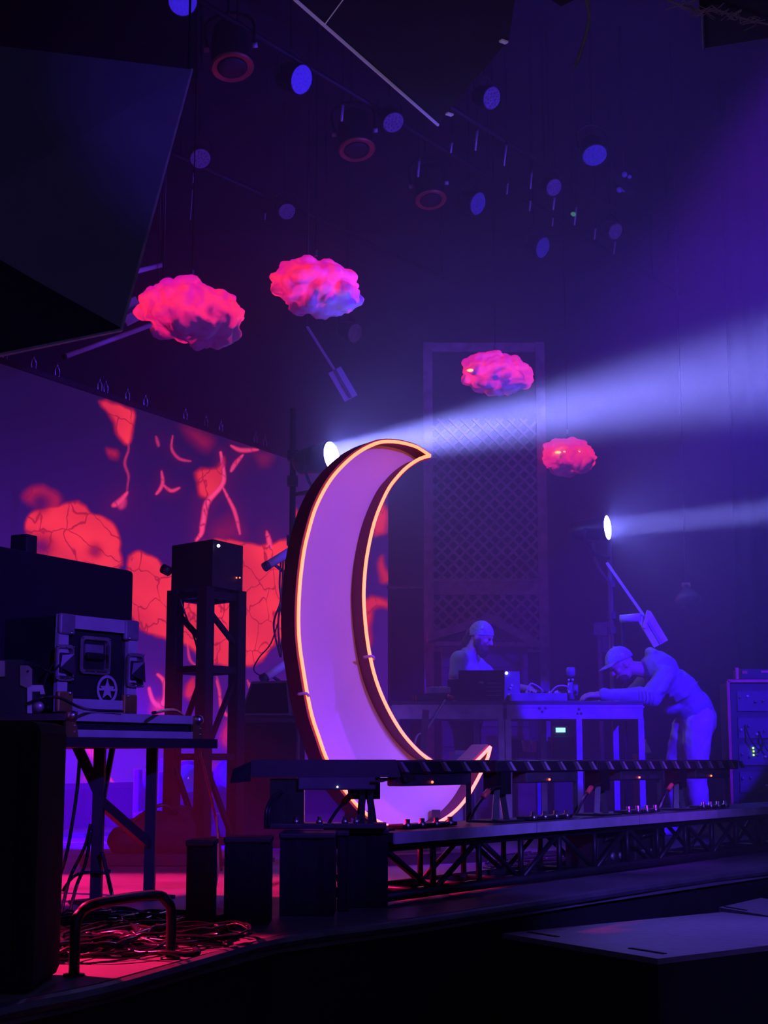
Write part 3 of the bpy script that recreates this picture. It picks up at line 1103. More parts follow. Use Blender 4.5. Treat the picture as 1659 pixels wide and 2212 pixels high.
# gabled hutch
YG = 16.4
g = thing('gabled_hutch', 'dark wooden hutch with a low gabled roof behind the hatless table', 'hutch', V((P(1050, 1640, YG).x, YG, 0)))
g['label'] = 'dark wooden hutch with a low gabled roof standing before the trellis'
ap, le, re_ = P(1060, 1326, YG), P(924, 1368, YG), P(1168, 1385, YG)
part('roof_board', MB().prism([le, ap, ap - V((0, 0, .10)), le - V((0, 0, .08))], (0, .4, 0)), lattice_m, g)
part('roof_board', MB().prism([ap, re_, re_ - V((0, 0, .08)), ap - V((0, 0, .10))], (0, .4, 0)), lattice_m, g)
part('tie_beam', MB().prism([P(940, 1385, YG), P(1160, 1388, YG), P(1160, 1397, YG), P(940, 1394, YG)], (0, .3, 0)), lattice_m, g)
part('gable_panel', MB().prism([P(945, 1384, YG + .06), P(1060, 1346, YG + .06), P(1152, 1386, YG + .06)], (0, .04, 0)), wood_d, g)
xa, xb = P(955, 1400, YG).x, P(1140, 1400, YG).x
zz = P(0, 1396, YG).z
part('body', MB().box(((xa + xb) / 2, YG + .2, zz / 2), (xb - xa, .34, zz)), wood_d, g)
nb = 8
for i in range(nb):
    z = .08 + (zz - .12) * (i + .5) / nb
    part('weatherboard', MB().hexa([V((xa, YG + .03, z - .07)), V((xb, YG + .03, z - .07)), V((xb, YG - .0, z - .07)), V((xa, YG - .0, z - .07)),
                                    V((xa, YG + .03, z + .06)), V((xb, YG + .03, z + .06)), V((xb, YG + .02, z + .06)), V((xa, YG + .02, z + .06))]), wood_d, g)
# tall black cabinet between moon and trellis
YC = 17.6
xa, xb, zz = P(838, 1400, YC).x, P(914, 1400, YC).x, P(0, 1272, YC).z
c = thing('tall_black_cabinet', 'tall black cabinet between the moon and the trellis', 'cabinet', V(((xa + xb) / 2, YC, 0)))
part('body', MB().box(((xa + xb) / 2, YC + .3, zz / 2), (xb - xa, .6, zz)), black, c)
part('door', MB().box(((xa + xb) / 2 + .01, YC - .012, zz / 2 - .02), (xb - xa - .06, .02, zz - .14)), matte, c)
part('top_edge', MB().box(((xa + xb) / 2, YC - .01, zz + .012), (xb - xa + .03, .1, .025)), grey, c)
# black curtain at right
cu = MB()
pts = []
xs0, xs1 = P(1594, 1400, 15.5).x, P(1594, 1400, 15.5).x + 1.6
for i in range(61):
    t_ = i / 60
    pts.append(V((xs0 + (xs1 - xs0) * t_, 15.5 + .05 * math.sin(t_ * 46) + .02 * math.sin(t_ * 19), .02)))
cu.prism(pts + [p + V((0, .02, 0)) for p in reversed(pts)], (0, 0, 7.6))
tag(part('black_curtain', cu, matte, None, True), 'floor-length black pleated curtain at the right edge of the stage', 'curtain')

# ================================================================== LEFT CLUSTER: FLIGHT CASES ON A STAND
Q0 = P(141, 1535, 6.30)
ZT = P(137, 1592, 6.30).z                   # stand top
C0 = V((Q0.x, Q0.y, 0))


def CP(s, n=0.0, z=0.0):
    """s along the case front, n towards the audience"""
    return C0 + UX * s - WX * n + V((0, 0, z))


# stand
st = thing('black_stand', 'black square-tube stand with diagonal braces under the flight cases', 'stand', CP(.3, -.3))
part('top', MB().box(CP(.28, -.42, ZT - .020), (1.20, .95, .040), AX), black, st)
floor_pts = [F(206, 1952), F(322, 1942)]
lz = ZT - .04
legs = []
for (x, yb) in ((207, 1952), (322, 1942)):
    p = F(x, yb)
    legs.append(p)
    part('leg', MB().bar(V((p.x, p.y, 0)), V((p.x, p.y, lz)), .046), black, st)
for p in legs:
    q = p + WX * .62
    part('leg', MB().bar(V((q.x, q.y, 0)), V((q.x, q.y, lz)), .046), black, st)
a = legs[0] + V((0, 0, lz - .17))
part('brace', MB().bar(P(165, 1608, legs[0].y), a + V((.0, 0, -.02)), .04), black, st)
part('brace', MB().bar(legs[0] + V((0, 0, lz - .22)), legs[1] + V((0, 0, lz - .42)), .04), black, st)
part('brace', MB().bar(legs[0] + V((.02, 0, lz - .20)), P(245, 1606, legs[0].y + .2), .022), black, st)
part('foot_plate', MB().box(V((legs[0].x, legs[0].y, .008)), (.16, .16, .016), AX), black, st)
part('foot_plate', MB().box(V((legs[1].x, legs[1].y, .008)), (.16, .16, .016), AX), black, st)

# tray-like flight case
LT = 0.83
zt0, zt1 = ZT, P(137, 1537, 6.30).z
tr_ = thing('flat_flight_case', 'flat flight case with aluminium edges and brass corners on the stand', 'flight case', CP(LT / 2, -.2, ZT))
part('body', MB().bevbox(CP(LT / 2, -.26, (zt0 + zt1) / 2), (LT - .01, .50, zt1 - zt0 - .006), AX, .006), mat('black_laminate', (0.016, 0.015, 0.018), .35), tr_)
hh = (zt1 - zt0)
part('edge_profile', MB().box(CP(LT / 2, -.002, zt1 - hh * .18), (LT - .08, .020, hh * .36), AX), alu, tr_)
part('edge_profile', MB().box(CP(LT / 2, -.002, zt0 + hh * .15), (LT - .08, .020, hh * .30), AX), alu, tr_)
for s in (0.03, LT - .03):
    e = part('corner_plate', MB().prism([CP(s - .035, .012, zt0), CP(s + .035, .012, zt0), CP(s + .028, .012, zt0 + .4 * hh), CP(s + .02, .012, zt0 + .55 * hh), CP(s + .03, .012, zt1), CP(s - .035, .012, zt1)], WX * .014), brass, tr_)
    part('ball_corner', MB().ell(CP(s, .012, zt1 - .018), .022, 12, 8), steel, e, True)
    for dz in (.2, .45):
        part('rivet', MB().ell(CP(s + .012, .013, zt0 + hh * dz), .005, 8, 6), steel, e, True)

# upright flight case with star emblem
LW, H = 0.46, P(137, 1324, 6.30).z - zt1
z0 = zt1
fcase = thing('star_flight_case', 'black flight case with handle, butterfly latches and a star emblem', 'flight case', CP(.23, -.25, zt1))
off = -.025
lam = mat('black_laminate', (0.016, 0.015, 0.018), .35)
part('body', MB().bevbox(CP(LW / 2, -.27 + off, z0 + H / 2), (LW - .01, .46, H - .008), AX, .008), lam, fcase)
ew = .055
part('edge_profile', MB().box(CP(LW / 2, off - .032, z0 + H - ew / 2), (LW - .0, .022, ew), AX), alu, fcase)
part('edge_profile', MB().box(CP(LW / 2, off - .032, z0 + ew / 2), (LW - .0, .022, ew), AX), alu, fcase)
for s in (ew / 2, LW - ew / 2):
    part('edge_profile', MB().box(CP(s, off - .034, z0 + H / 2), (ew, .022, H - 2 * ew), AX), alu, fcase)
part('edge_profile', MB().box(CP(LW - .005, off - .27, z0 + H - .02), (.02, .46, .04), AX), alu, fcase)
for s in (0.04, LW - .04):
    for z in (0.04, H - .04):
        k = part('corner_cap', MB().bevbox(CP(s, off - .024, z0 + z), (.085, .022, .085), AX, .008), grey if z > .1 else brass, fcase)
        part('rivet', MB().ell(CP(s + (.02 if s < .2 else -.02), off - .012, z0 + z + (.035 if z < .1 else -.035)), .008, 8, 6), steel, k, True)


def dish(o, name, sc, zc, w, h, n0, kind):
    m = MB()
    # rounded rectangular flange with recess
    def rr(wd, ht, r, n):
        pts = []
        for cx, cz, a0 in ((wd / 2 - r, ht / 2 - r, 0), (-wd / 2 + r, ht / 2 - r, 90), (-wd / 2 + r, -ht / 2 + r, 180), (wd / 2 - r, -ht / 2 + r, 270)):
            for k in range(4):
                t = math.radians(a0 + k * 30)
                pts.append((cx + r * math.cos(t), cz + r * math.sin(t)))
        return [CP(sc + x, n, zc + z) for x, z in pts]
    rings = [rr(w, h, .02, n0), rr(w, h, .02, n0 + .006), rr(w * .84, h * .82, .016, n0 + .007), rr(w * .78, h * .74, .012, n0 - .012)]
    vs, fs = [], []
    for q in rings:
        vs += q
    N = 16
    for i in range(3):
        for k in range(N):
            fs.append((i * N + k, i * N + (k + 1) % N, i * N + N + (k + 1) % N, i * N + N + k))
    fs.append(tuple(range(3 * N, 4 * N)))
    m.add(vs, fs)
    d = part(name, m, mat('dull_zinc', (0.30, 0.27, 0.27), .42, .7), o)
    for x, z in ((-1, -1), (1, -1), (1, 1), (-1, 1), (0, 1), (0, -1)):
        part('rivet', MB().ell(CP(sc + x * w * .45, n0 + .007, zc + z * h * .45), .005, 8, 5), steel, d, True)
    if kind == 'handle':
        part('grip', MB().bevbox(CP(sc, n0 + .004, zc - h * .02), (w * .62, .018, .028), AX, .006), rubber, d)
        part('spring_plate', MB().box(CP(sc, n0 - .006, zc + h * .14), (w * .6, .006, h * .3), AX), grey, d)
        part('lower_lip', MB().box(CP(sc, n0 + .008, zc - h * .40), (w * .72, .008, .010), AX), steel, d)
        part('side_lip', MB().box(CP(sc + w * .40, n0 + .008, zc), (.008, .008, h * .6), AX), steel, d)
    else:
        part('latch_body', MB().bevbox(CP(sc, n0 + .0, zc), (w * .5, .02, h * .55), AX, .005), blackm, d)
        part('latch_wing', MB().prism([CP(sc - .03, n0 + .01, zc - .02), CP(sc + .03, n0 + .035, zc - .05), CP(sc + .022, n0 + .035, zc + .035), CP(sc - .02, n0 + .01, zc + .03)], UX * .004 + WX * .006), blackm, d)
        part('lower_lip', MB().box(CP(sc, n0 + .008, zc - h * .40), (w * .6, .008, .010), AX), steel, d)
    return d


nf = off - .035 + .004
dish(fcase, 'handle_dish', .215, z0 + H * .60, .175, .155, nf, 'handle')
dish(fcase, 'latch_dish', .03, z0 + H * .50, .10, .145, nf + .012, 'latch')
dish(fcase, 'latch_dish', LW - .015, z0 + H * .47, .10, .145, nf + .012, 'latch')
# star in a ring
em = MB()
ec, er = (.292, z0 + H * .25), .060
N = 28
vs, fs = [], []
for k in range(N):
    t = 2 * math.pi * k / N
    for r_, n_ in ((er, nf), (er, nf + .002), (er * .80, nf + .002), (er * .80, nf)):
        vs.append(CP(ec[0] + r_ * math.cos(t), n_, ec[1] + r_ * math.sin(t)))
for k in range(N):
    if k % (N // 2) == 0:
        pass
    for j in range(4):
        fs.append((k * 4 + j, k * 4 + (j + 1) % 4, ((k + 1) % N) * 4 + (j + 1) % 4, ((k + 1) % N) * 4 + j))
em.add(vs, fs)
pts = []
for k in range(10):
    t = math.pi / 2 + k * math.pi / 5
    r_ = er * (.74 if k % 2 == 0 else .32)
    pts.append(CP(ec[0] + r_ * math.cos(t), nf, ec[1] + r_ * math.sin(t)))
em.prism(pts, -WX * .003)
part('star_emblem', em, mat('emblem_grey', (0.33, 0.31, 0.34), .6), fcase, False, 'grey star in a ring')
part('emblem_bar', MB().box(CP(ec[0], nf + .002, ec[1]), (er * 2.0, .003, .010), AX), mat('emblem_grey', (0.33, 0.31, 0.34), .6), fcase)

# big cloth-covered case at the back of the stand
zc1 = P(120, 1207, 6.9).z
bc_ = thing('covered_amp_case', 'large black cloth-covered case towering behind the star flight case', 'equipment case', P(110, 1592, 6.9))
A = P(-40, 1640, 6.5); A.z = 0
# box aligned with the stand: front edge from far left to x=280
bb = MB()
b0, b1 = V((P(-60, 1640, 6.35).x, 6.35, 0)), V((P(281, 1640, 7.35).x, 7.35, 0))
ud = (b1 - b0).normalized()
wd = V((-ud.y, ud.x, 0))
ln = (b1 - b0).length
bb.bevbox(b0 + ud * ln / 2 + wd * .30 + V((0, 0, (zt1 + zc1) / 2 + .10)), (ln, .60, zc1 - zt1 - .20), (ud, wd, ZX), .02)
part('cloth_cover', bb, matte, bc_)
part('base_case', MB().box(b0 + ud * ln / 2 + wd * .32 + V((0, 0, (ZT + zt1 + .2) / 2)), (ln - .35, .5, zt1 + .2 - ZT), (ud, wd, ZX)), black, bc_)
part('side_clip', MB().box(b1 + wd * .1 + V((.01, 0, zc1 - .12)), (.03, .05, .10), (ud, wd, ZX)), black, bc_)
q = P(45, 1200, 6.75)
tag(part('small_black_block', MB().bevbox(V((q.x, q.y + .05, zc1 + .045)), (.075, .09, .09), (ud, wd, ZX), .006), black), 'small black block on top of the large covered case', 'block')

# latched case at the far left
lc = thing('latched_flight_case', 'partly hidden flight case with latch plates at the far left', 'flight case', P(50, 1545, 6.05))
Yl = 6.02
part('body', MB().hexa([P(-60, 1545, Yl), P(60, 1545, Yl), P(60, 1545, Yl) + V((0, .25, 0)), P(-60, 1545, Yl) + V((0, .25, 0)),
                        P(-60, 1425, Yl), P(48, 1425, Yl), P(48, 1425, Yl) + V((0, .25, 0)), P(-60, 1425, Yl) + V((0, .25, 0))]), lam, lc)
part('latch_plate', MB().prism([P(45, 1438, Yl), P(62, 1438, Yl), P(70, 1445, Yl), P(70, 1482, Yl), P(58, 1486, Yl), P(45, 1480, Yl)], (0, -.012, 0)), mat('dull_zinc', (0.30, 0.27, 0.27), .42, .7), lc)
part('latch_plate', MB().prism([P(-4, 1428, Yl), P(12, 1428, Yl), P(12, 1462, Yl), P(-4, 1462, Yl)], (0, -.012, 0)), mat('dull_zinc', (0.30, 0.27, 0.27), .42, .7), lc)
part('edge_profile', MB().prism([P(60, 1480, Yl), P(93, 1480, Yl), P(98, 1500, Yl), P(88, 1500, Yl), P(88, 1494, Yl), P(70, 1494, Yl), P(70, 1541, Yl), P(60, 1541, Yl)], (0, -.01, 0)), alu, lc)
part('corner_cap', MB().ell(P(83, 1527, Yl - .01), (.022, .015, .022), 12, 8), mat('dull_zinc', (0.30, 0.27, 0.27), .42, .7), lc, True)
part('shelf', MB().hexa([P(-60, 1556, Yl - .06), P(140, 1556, Yl - .06), P(150, 1548, Yl + .5), P(-60, 1548, Yl + .5), P(-60, 1546, Yl - .06), P(140, 1541, Yl - .06), P(150, 1540, Yl + .5), P(-60, 1540, Yl + .5)]), black, lc)

# dark cabinet in the front left corner
fc0 = F(64, 2150)
fl = thing('corner_cabinet', 'tall black loudspeaker cabinet filling the lower left corner', 'loudspeaker', V((fc0.x - .2, fc0.y + .15, 0)))
zc_ = P(64, 1556, fc0.y).z
part('cabinet', MB().bevbox(V((fc0.x - .28, fc0.y + .20, zc_ / 2)), (.56, .40, zc_), None, .03), matte, fl)
part('grille', MB().box(V((fc0.x - .28, fc0.y - .004, zc_ / 2)), (.46, .012, zc_ - .12)), matte, fl)
g0, g1 = P(79, 1602, 5.9), P(74, 1812, 5.9)
tag(part('grey_upright', MB().bar(g0, V((g1.x, g1.y, 0)), .022), mat('grey_paint', (.28, .27, .33), .6)), 'thin grey upright beside the corner loudspeaker', 'upright')

# bent tube floor bracket
za, zb_ = F(160, 2108), F(368, 2072)
hz_ = P(160, 1955, za.y).z
m_ = MB()
a, b_ = za, zb_
m_.tube([a, a + V((0, 0, hz_ - .06)), a + V((.012, .012, hz_ - .022)), a + V((.05, .04, hz_)), b_ + V((-.05, -.04, hz_)), b_ + V((-.012, -.012, hz_ - .022)), b_ + V((0, 0, hz_ - .06)), b_], .0155, 10, 4)
br = thing('tube_bracket', 'bent black tube bracket standing on the stage edge before the cables', 'bracket', (a + b_) / 2)
part('tube', m_, blackm, br, True)
for q in (a, b_):
    part('floor_flange', MB().cyl(q, q + V((0, 0, .006)), .03, n=14), blackm, br, True)

# ------------------------------------------------------------------ cables
def cable(label, pts, r, group='cables on the stage floor'):
    tag(part('cable', MB().tube(pts, r, 6, 6), rubber, None, True), label, 'cable', group)


tang = MB()
tang2 = MB()
rr_ = random.Random(4)
for i in range(30):
    cx_, cy_ = rr_.uniform(90, 470), rr_.uniform(1985, 2062)
    c = F(cx_, cy_, .01)
    ra, rb = rr_.uniform(.06, .22), rr_.uniform(.05, .16)
    a0 = rr_.uniform(0, 6.28)
    loops = rr_.choice([1, 1, 2, 3])
    pts = []
    for k in range(10 * loops):
        t = a0 + k * .63
        pts.append(c + UX * (ra * math.cos(t) * (1 + .06 * math.sin(k))) + WX * (rb * math.sin(t)) + V((0, 0, .006 + .012 * loops * rr_.random())))
    tang.tube(pts, rr_.choice([.0045, .006, .008]), 5, 3)
for i in range(26):
    a_ = F(rr_.uniform(70, 200), rr_.uniform(1975, 2060), .008)
    b_ = F(rr_.uniform(300, 520), rr_.uniform(1975, 2045), .008)
    m1 = a_.lerp(b_, .35) + V((0, rr_.uniform(-.2, .2), rr_.uniform(0, .03)))
    m2 = a_.lerp(b_, .7) + V((0, rr_.uniform(-.2, .2), rr_.uniform(0, .03)))
    tang.tube([a_, m1, m2, b_], rr_.choice([.005, .007, .009]), 5, 5)
for i in range(16):
    a_ = F(rr_.uniform(1020, 1180), rr_.uniform(1850, 1878), .008)
    b_ = a_ + UX * rr_.uniform(.2, 1.1) + WX * rr_.uniform(-.1, .3)
    m1 = a_.lerp(b_, .4) + WX * rr_.uniform(-.1, .2)
    tang2.tube([a_, m1, b_], rr_.choice([.006, .009]), 5, 5)
o = part('cable_tangle', tang2, rubber, None, True)
o['kind'] = 'stuff'
tag(o, 'loose black cables on the violet floor behind the truss', 'cables')
o = part('cable_tangle', tang, rubber, None, True)
o['kind'] = 'stuff'
tag(o, 'tangled pile of black cables on the red-lit stage floor', 'cables')
Yc = legs[0].y - .05
cable('black cable hanging from the stand, leftmost of the bundle', [P(172, 1640, Yc), P(165, 1720, Yc), P(145, 1840, Yc), P(126, 1905, Yc), F(110, 1975, .01)], .008)
cable('black cable hanging from the stand and swinging out to the left', [P(196, 1780, Yc), P(183, 1830, Yc), P(150, 1900, Yc), F(130, 1985, .01)], .008)
cable('black cable drooping beside the stand leg', [P(197, 1790, Yc), P(186, 1860, Yc), P(165, 1915, Yc), F(150, 1975, .01)], .008)
cable('black cable curving from the stand leg to the right', [P(220, 1840, Yc), P(232, 1890, Yc), P(242, 1935, Yc), F(246, 1975, .01)], .009)
cable('black cable hooked around the stand leg', [P(135, 1925, Yc), P(160, 1893, Yc), P(195, 1884, Yc), P(232, 1886, Yc), P(236, 1878, Yc)], .007)
cable('thin black cable across the front of the flat flight case', [P(60, 1520, 6.0), P(95, 1506, 6.0), P(130, 1508, 6.1), P(170, 1527, 6.2), CP(.14, .02, zt1 + .008), CP(.3, .03, zt1 + .008)], .006, 'cables on the cases')
cable('thin cable dangling beneath the big covered case', [P(118, 1430, 6.3), P(100, 1460, 6.2), P(93, 1500, 6.15), P(104, 1530, 6.1)], .004, 'cables on the cases')
cable('looping thin cable beside the far left latch', [P(128, 1436, 6.3), P(115, 1452, 6.25), P(100, 1448, 6.2), P(78, 1438, 6.2), P(60, 1450, 6.0)], .004, 'cables on the cases')
cable('thin cable running from the flat case to the tower', [P(330, 1540, 6.6), P(390, 1540, 7.2), P(430, 1620, 8.0), P(470, 1790, 8.4), F(478, 1880, .01)], .007)
cable('thin cable between the covered pedestals', [F(466, 1895, .01) + V((0, 0, .3)), F(470, 1930, .01) + V((0, 0, .12)), F(455, 1985, .01), F(478, 1998, .01)], .006)
cable('curved thin cable at the foot of the covered pedestals', [F(455, 1995, .008), F(495, 1975, .008), F(505, 1990, .008), F(480, 2010, .008)], .004)

# ================================================================== TRUSS TOWER WITH BOX
YT = 9.4
tw = thing('truss_tower', 'black box-truss tower standing before the video wall', 'truss tower', V((P(440, 1640, YT).x, YT, 0)))
tl, tc_, tr2 = P(375, 1500, YT + .12), P(441, 1500, YT - .12), P(511, 1500, YT + .15)
tb = tl + tr2 - tc_
ztw = P(440, 1272, YT).z
cols = [V((q.x, q.y, 0)) for q in (tl, tc_, tr2, tb)]
for q in cols:
    part('leg_tube', MB().bar(q, V((q.x, q.y, ztw)), .074 if q != cols[3] else .05, None, UX), truss_m, tw)
zr = [P(440, y_, YT).z for y_ in (1446, 1635)] + [.12, ztw - .04]
for i, (a, b_) in enumerate(((0, 1), (1, 2), (2, 3), (3, 0))):
    for z in zr:
        part('rung', MB().bar(cols[a] + V((0, 0, z)), cols[b_] + V((0, 0, z)), .04), truss_m, tw)
    if i < 2:
        zs = sorted(zr)
        for k in range(3):
            lo, hi = zs[k], zs[k + 1]
            up = (k == 1)
            f0, f1 = (.15, .75) if k == 2 else (.05, .9)
            p0 = cols[a].lerp(cols[b_], .08) + V((0, 0, lo + (hi - lo) * (f0 if up else f1)))
            p1 = cols[a].lerp(cols[b_], .92) + V((0, 0, lo + (hi - lo) * (f1 if up else f0)))
            if k == 2:
                p0.z, p1.z = lo + (hi - lo) * .78, lo + (hi - lo) * .36
            part('brace', MB().bar(p0, p1, .026), truss_m, tw)
part('base_plate', MB().box(V((P(440, 1640, YT).x, YT + .05, .012)), (.6, .6, .024), AX), truss_m, tw)
part('hanging_cord', MB().tube([P(388, 1290, YT), P(405, 1340, YT), P(422, 1385, YT - .05), P(432, 1430, YT - .1)], .006, 6, 5), rubber, tw, True)
# box on top
zb0, zb1 = ztw, P(440, 1172, YT).z
tbx = thing('tower_box', 'black box with a tiny white light on top of the truss tower', 'box', V((P(440, 1640, YT).x, YT, ztw)))
e0, e1, e2 = [V((q.x, q.y, 0)) for q in (P(367, 1400, YT + .14), P(456, 1400, YT - .15), P(522, 1400, YT + .16))]
e3 = e0 + e2 - e1
part('body', MB().prism([p + V((0, 0, zb0)) for p in (e0, e1, e2, e3)], (0, 0, zb1 - zb0)), mat('dark_box_paint', (.016, .014, .018), .6), tbx)
part('indicator', MB().ell(P(472, 1179, YT - .15), .010, 8, 6), led_wht, tbx, True)
for x_ in (506, 511, 518):
    part('red_indicator', MB().ell(P(x_, 1248, YT + .09), .005, 8, 6), led_red, tbx, True)
part('side_knob', MB().cyl(P(366, 1235, YT + .14), P(352, 1228, YT + .16), .03, n=12), black, tbx, True)

# moving heads behind the tower
def moving_head(px_, py_, Y, label, sc=1.0, tint=None):
    q = P(px_, py_, Y)
    o = thing('moving_head_light', label, 'stage light', V((q.x, q.y, 0)), 'moving heads on the floor')
    body = mat('grey_housing', (.16, .16, .19), .4)
    part('base', MB().bevbox(V((q.x, q.y, .10 * sc)), (.36 * sc, .30 * sc, .20 * sc), None, .02), body, o)
    part('display', MB().box(V((q.x + .06 * sc, q.y - .152 * sc, .10 * sc)), (.06 * sc, .006, .05 * sc)), ledblue, o)
    for s in (-1, 1):
        part('yoke_arm', MB().bevbox(V((q.x + s * .17 * sc, q.y, (.2 + (q.z)) / 2 * 1.0)), (.05 * sc, .14 * sc, q.z - .05), None, .012), body, o)
    d = V((.25, -1, .15)).normalized()
    h = part('head', MB().lathe(q - d * .18 * sc, d, [(0, .08 * sc), (.03 * sc, .12 * sc), (.22 * sc, .135 * sc), (.34 * sc, .13 * sc), (.35 * sc, .11 * sc)], 20), body, o, True, None, 40)
    part('lens', MB().lathe(q + d * .165 * sc, d, [(0, .105 * sc), (.012 * sc, .095 * sc), (.03 * sc, .05 * sc)], 18), mat('blue_glass_lens', (.08, .08, .25), .08, 0, .1, 5, (.05, .02, 1), .25), h, True)


moving_head(401, 1688, 11.6, 'blue-lit moving head light seen through the truss tower legs', 1.0)
moving_head(345, 1682, 12.4, 'blue-lit moving head light partly behind the stand leg', 1.0)
moving_head(492, 1676, 12.6, 'blue-lit moving head light right of the truss tower', .9)

# wedge monitor on a black box
YW = 11.0
wg = thing('wedge_monitor', 'sloped black wedge monitor left of the moon', 'monitor speaker', P(570, 1540, YW))
zw0 = P(0, 1545, YW).z
part('cabinet', MB().prism([P(518, 1545, YW), P(543, 1472, YW), P(622, 1470, YW), P(630, 1545, YW)], (0, .5, 0)), mat('wedge_grey', (.06, .055, .065), .6), wg)
part('grille', MB().prism([P(525, 1540, YW), P(546, 1477, YW), P(618, 1475, YW), P(624, 1540, YW)], (0, -.012, 0)), matte, wg)
xa, xb = P(516, 1600, YW).x, P(650, 1600, YW).x
sb = thing('black_subwoofer', 'black subwoofer box under the wedge monitor left of the moon', 'loudspeaker', V(((xa + xb) / 2, YW, 0)))
part('cabinet', MB().bevbox(V(((xa + xb) / 2, YW + .28, zw0 / 2)), (xb - xa, .6, zw0), None, .02), black, sb)
part('grille', MB().box(V(((xa + xb) / 2, YW - .024, zw0 / 2)), (xb - xa - .06, .014, zw0 - .1)), matte, sb)
part('handle', MB().box(V((xa + .08, YW - .034, zw0 * .6)), (.03, .014, .12)), plastic, sb)

# low riser, dark bag, floor strip
rz = F(300, 1872)
tag(part('low_riser', MB().bevbox(V((P(320, 1640, rz.y).x, rz.y + .25, .035)), (.75, .5, .07), None, .008), black), 'low black riser on the floor under the dark bag', 'riser')
bg = MB()
bcn = V((P(340, 1640, rz.y).x, rz.y + .25, .07))
bg.ell(bcn + V((0, 0, .10)), (.26, .18, .13), 14, 9)
bg.ell(bcn + V((.12, .02, .13)), (.16, .15, .13), 14, 9)
bg.ell(bcn + V((-.2, -.05, .07)), (.12, .12, .08), 14, 9)
bg = blob(bg, .016, 3, [('CLOUDS', .1, .04)])
bgo = thing('dark_bag', 'slumped dark fabric bag on the low riser', 'bag', bcn)
part('sack', bg, mat('navy_cloth', (.009, .009, .016), .9), bgo, True)
part('strap', MB().tube([bcn + V((.10, -.1, .22)), bcn + V((.02, -.16, .27)), bcn + V((-.12, -.16, .20)), bcn + V((-.2, -.14, .1))], .012, 6, 5), rubber, bgo, True)
a, b_ = F(95, 1820), F(330, 1826)
tag(part('floor_strip', MB().box(V(((a.x + b_.x) / 2, (a.y + b_.y) / 2, .006)), ((b_ - a).length, .05, .012)), mat('pale_tape', (.6, .5, .45), .6)), 'pale strip of board lying on the blue-lit floor', 'floor strip')
sheet = MB()
ps = [F(100, 1799), F(290, 1797), F(300, 1803), F(180, 1808), F(95, 1808)]
sheet.prism([p + V((0, 0, .03)) for p in ps], (0, 0, -.03))
tag(part('plastic_sheet', sheet, mat('crumpled_plastic', (.35, .35, .42), .25, 0, .3, 20, bump=.8)), 'crumpled plastic sheet at the foot of the video wall', 'sheet')

# ================================================================== BOOM STANDS WITH BEAM LAMPS
def beam_head(o, lamp, d, r, yoke_to):
    h = part('lamp_head', MB().lathe(lamp - d * .34, d, [(0, r * .55), (.04, r * .85), (.22, r * 1.02), (.335, r * 1.12), (.345, r * 1.02), (.335, r * .98)], 24), blackm, o, True, None, 40)
    part('lens', MB().lathe(lamp - d * .004, d, [(0, r), (.006, r * .99), (.014, r * .75)], 28), lens_w, h, True, 'glaring white lens')
    side = d.cross(ZX).normalized()
    m = MB()
    pv = lamp - d * .16
    m.tube([pv + side * r * 1.15, pv + side * r * 1.2 - ZX * r * 1.0, yoke_to, pv - side * r * 1.2 - ZX * r * 1.0, pv - side * r * 1.15], .014, 6, 4)
    part('yoke', m, blackm, o, True)


YB1 = 12.75
pb = V((P(627, 1640, YB1).x, YB1, 0))
bo = thing('lighting_boom', 'tall black lighting boom left of the moon carrying a glaring beam lamp', 'lighting stand', pb)
zp = P(627, 985, YB1).z
part('pole', MB().cyl(pb, V((pb.x, pb.y, zp + .4)), .026, n=12), truss_m, bo, True)
part('base', MB().lathe(pb, ZX, [(0, .3), (.02, .3), (.035, .26), (.05, .05)], 24), black, bo, True, None, 30)
jt = LAMP1 - D1 * .16 - ZX * .24
part('cross_arm', MB().cyl(V((pb.x, pb.y, jt.z - .02)), jt - ZX * .02, .018, n=10), truss_m, bo, True)
beam_head(bo, LAMP1, D1, .118, jt)
for (xa, ya, xb, yb, nm) in ((577, 1222, 640, 1183, 'upper'), (572, 1464, 628, 1427, 'lower')):
    a, b_ = P(xa, ya, YB1 - .15), P(xb, yb, YB1 - .02)
    t_ = part('side_tube', MB().cyl(a, b_, .036, n=16), lilac_w, bo, True, 'pale tilted tube light')
    dd = (b_ - a).normalized()
    part('end_cap', MB().cyl(a - dd * .03, a + dd * .012, .039, n=16), black, t_, True)
    part('bracket', MB().bar(a + dd * .05, V((pb.x, pb.y, a.z - .08)), .02), black, t_)
for k, (off_, lab) in enumerate(((0, ''), (.02, ''), (-.02, ''))):
    pts = [P(612 + off_ * 200, 1195, YB1 - .08), P(610 + off_ * 300, 1260, YB1 - .08), P(606, 1300, YB1 - .08), P(601 + off_ * 500, 1350, YB1 - .08), P(606, 1420, YB1 - .08)]
    part('cable', MB().tube(pts, .009, 6, 5), rubber, bo, True)
part('cable', MB().tube([P(602, 1340, YB1 - .1), P(585, 1390, YB1 - .1), P(560, 1420, YB1 - .1), P(548, 1445, YB1 - .1), P(560, 1458, YB1 - .1), P(575, 1455, YB1 - .1)], .006, 6, 5), rubber, bo, True)
for y_ in (985, 1040, 1168, 1285, 1410):
    z = P(627, y_, YB1).z
    part('pipe_clamp', MB().box(V((pb.x, pb.y - .01, z)), (.085, .085, .08)), black, bo)

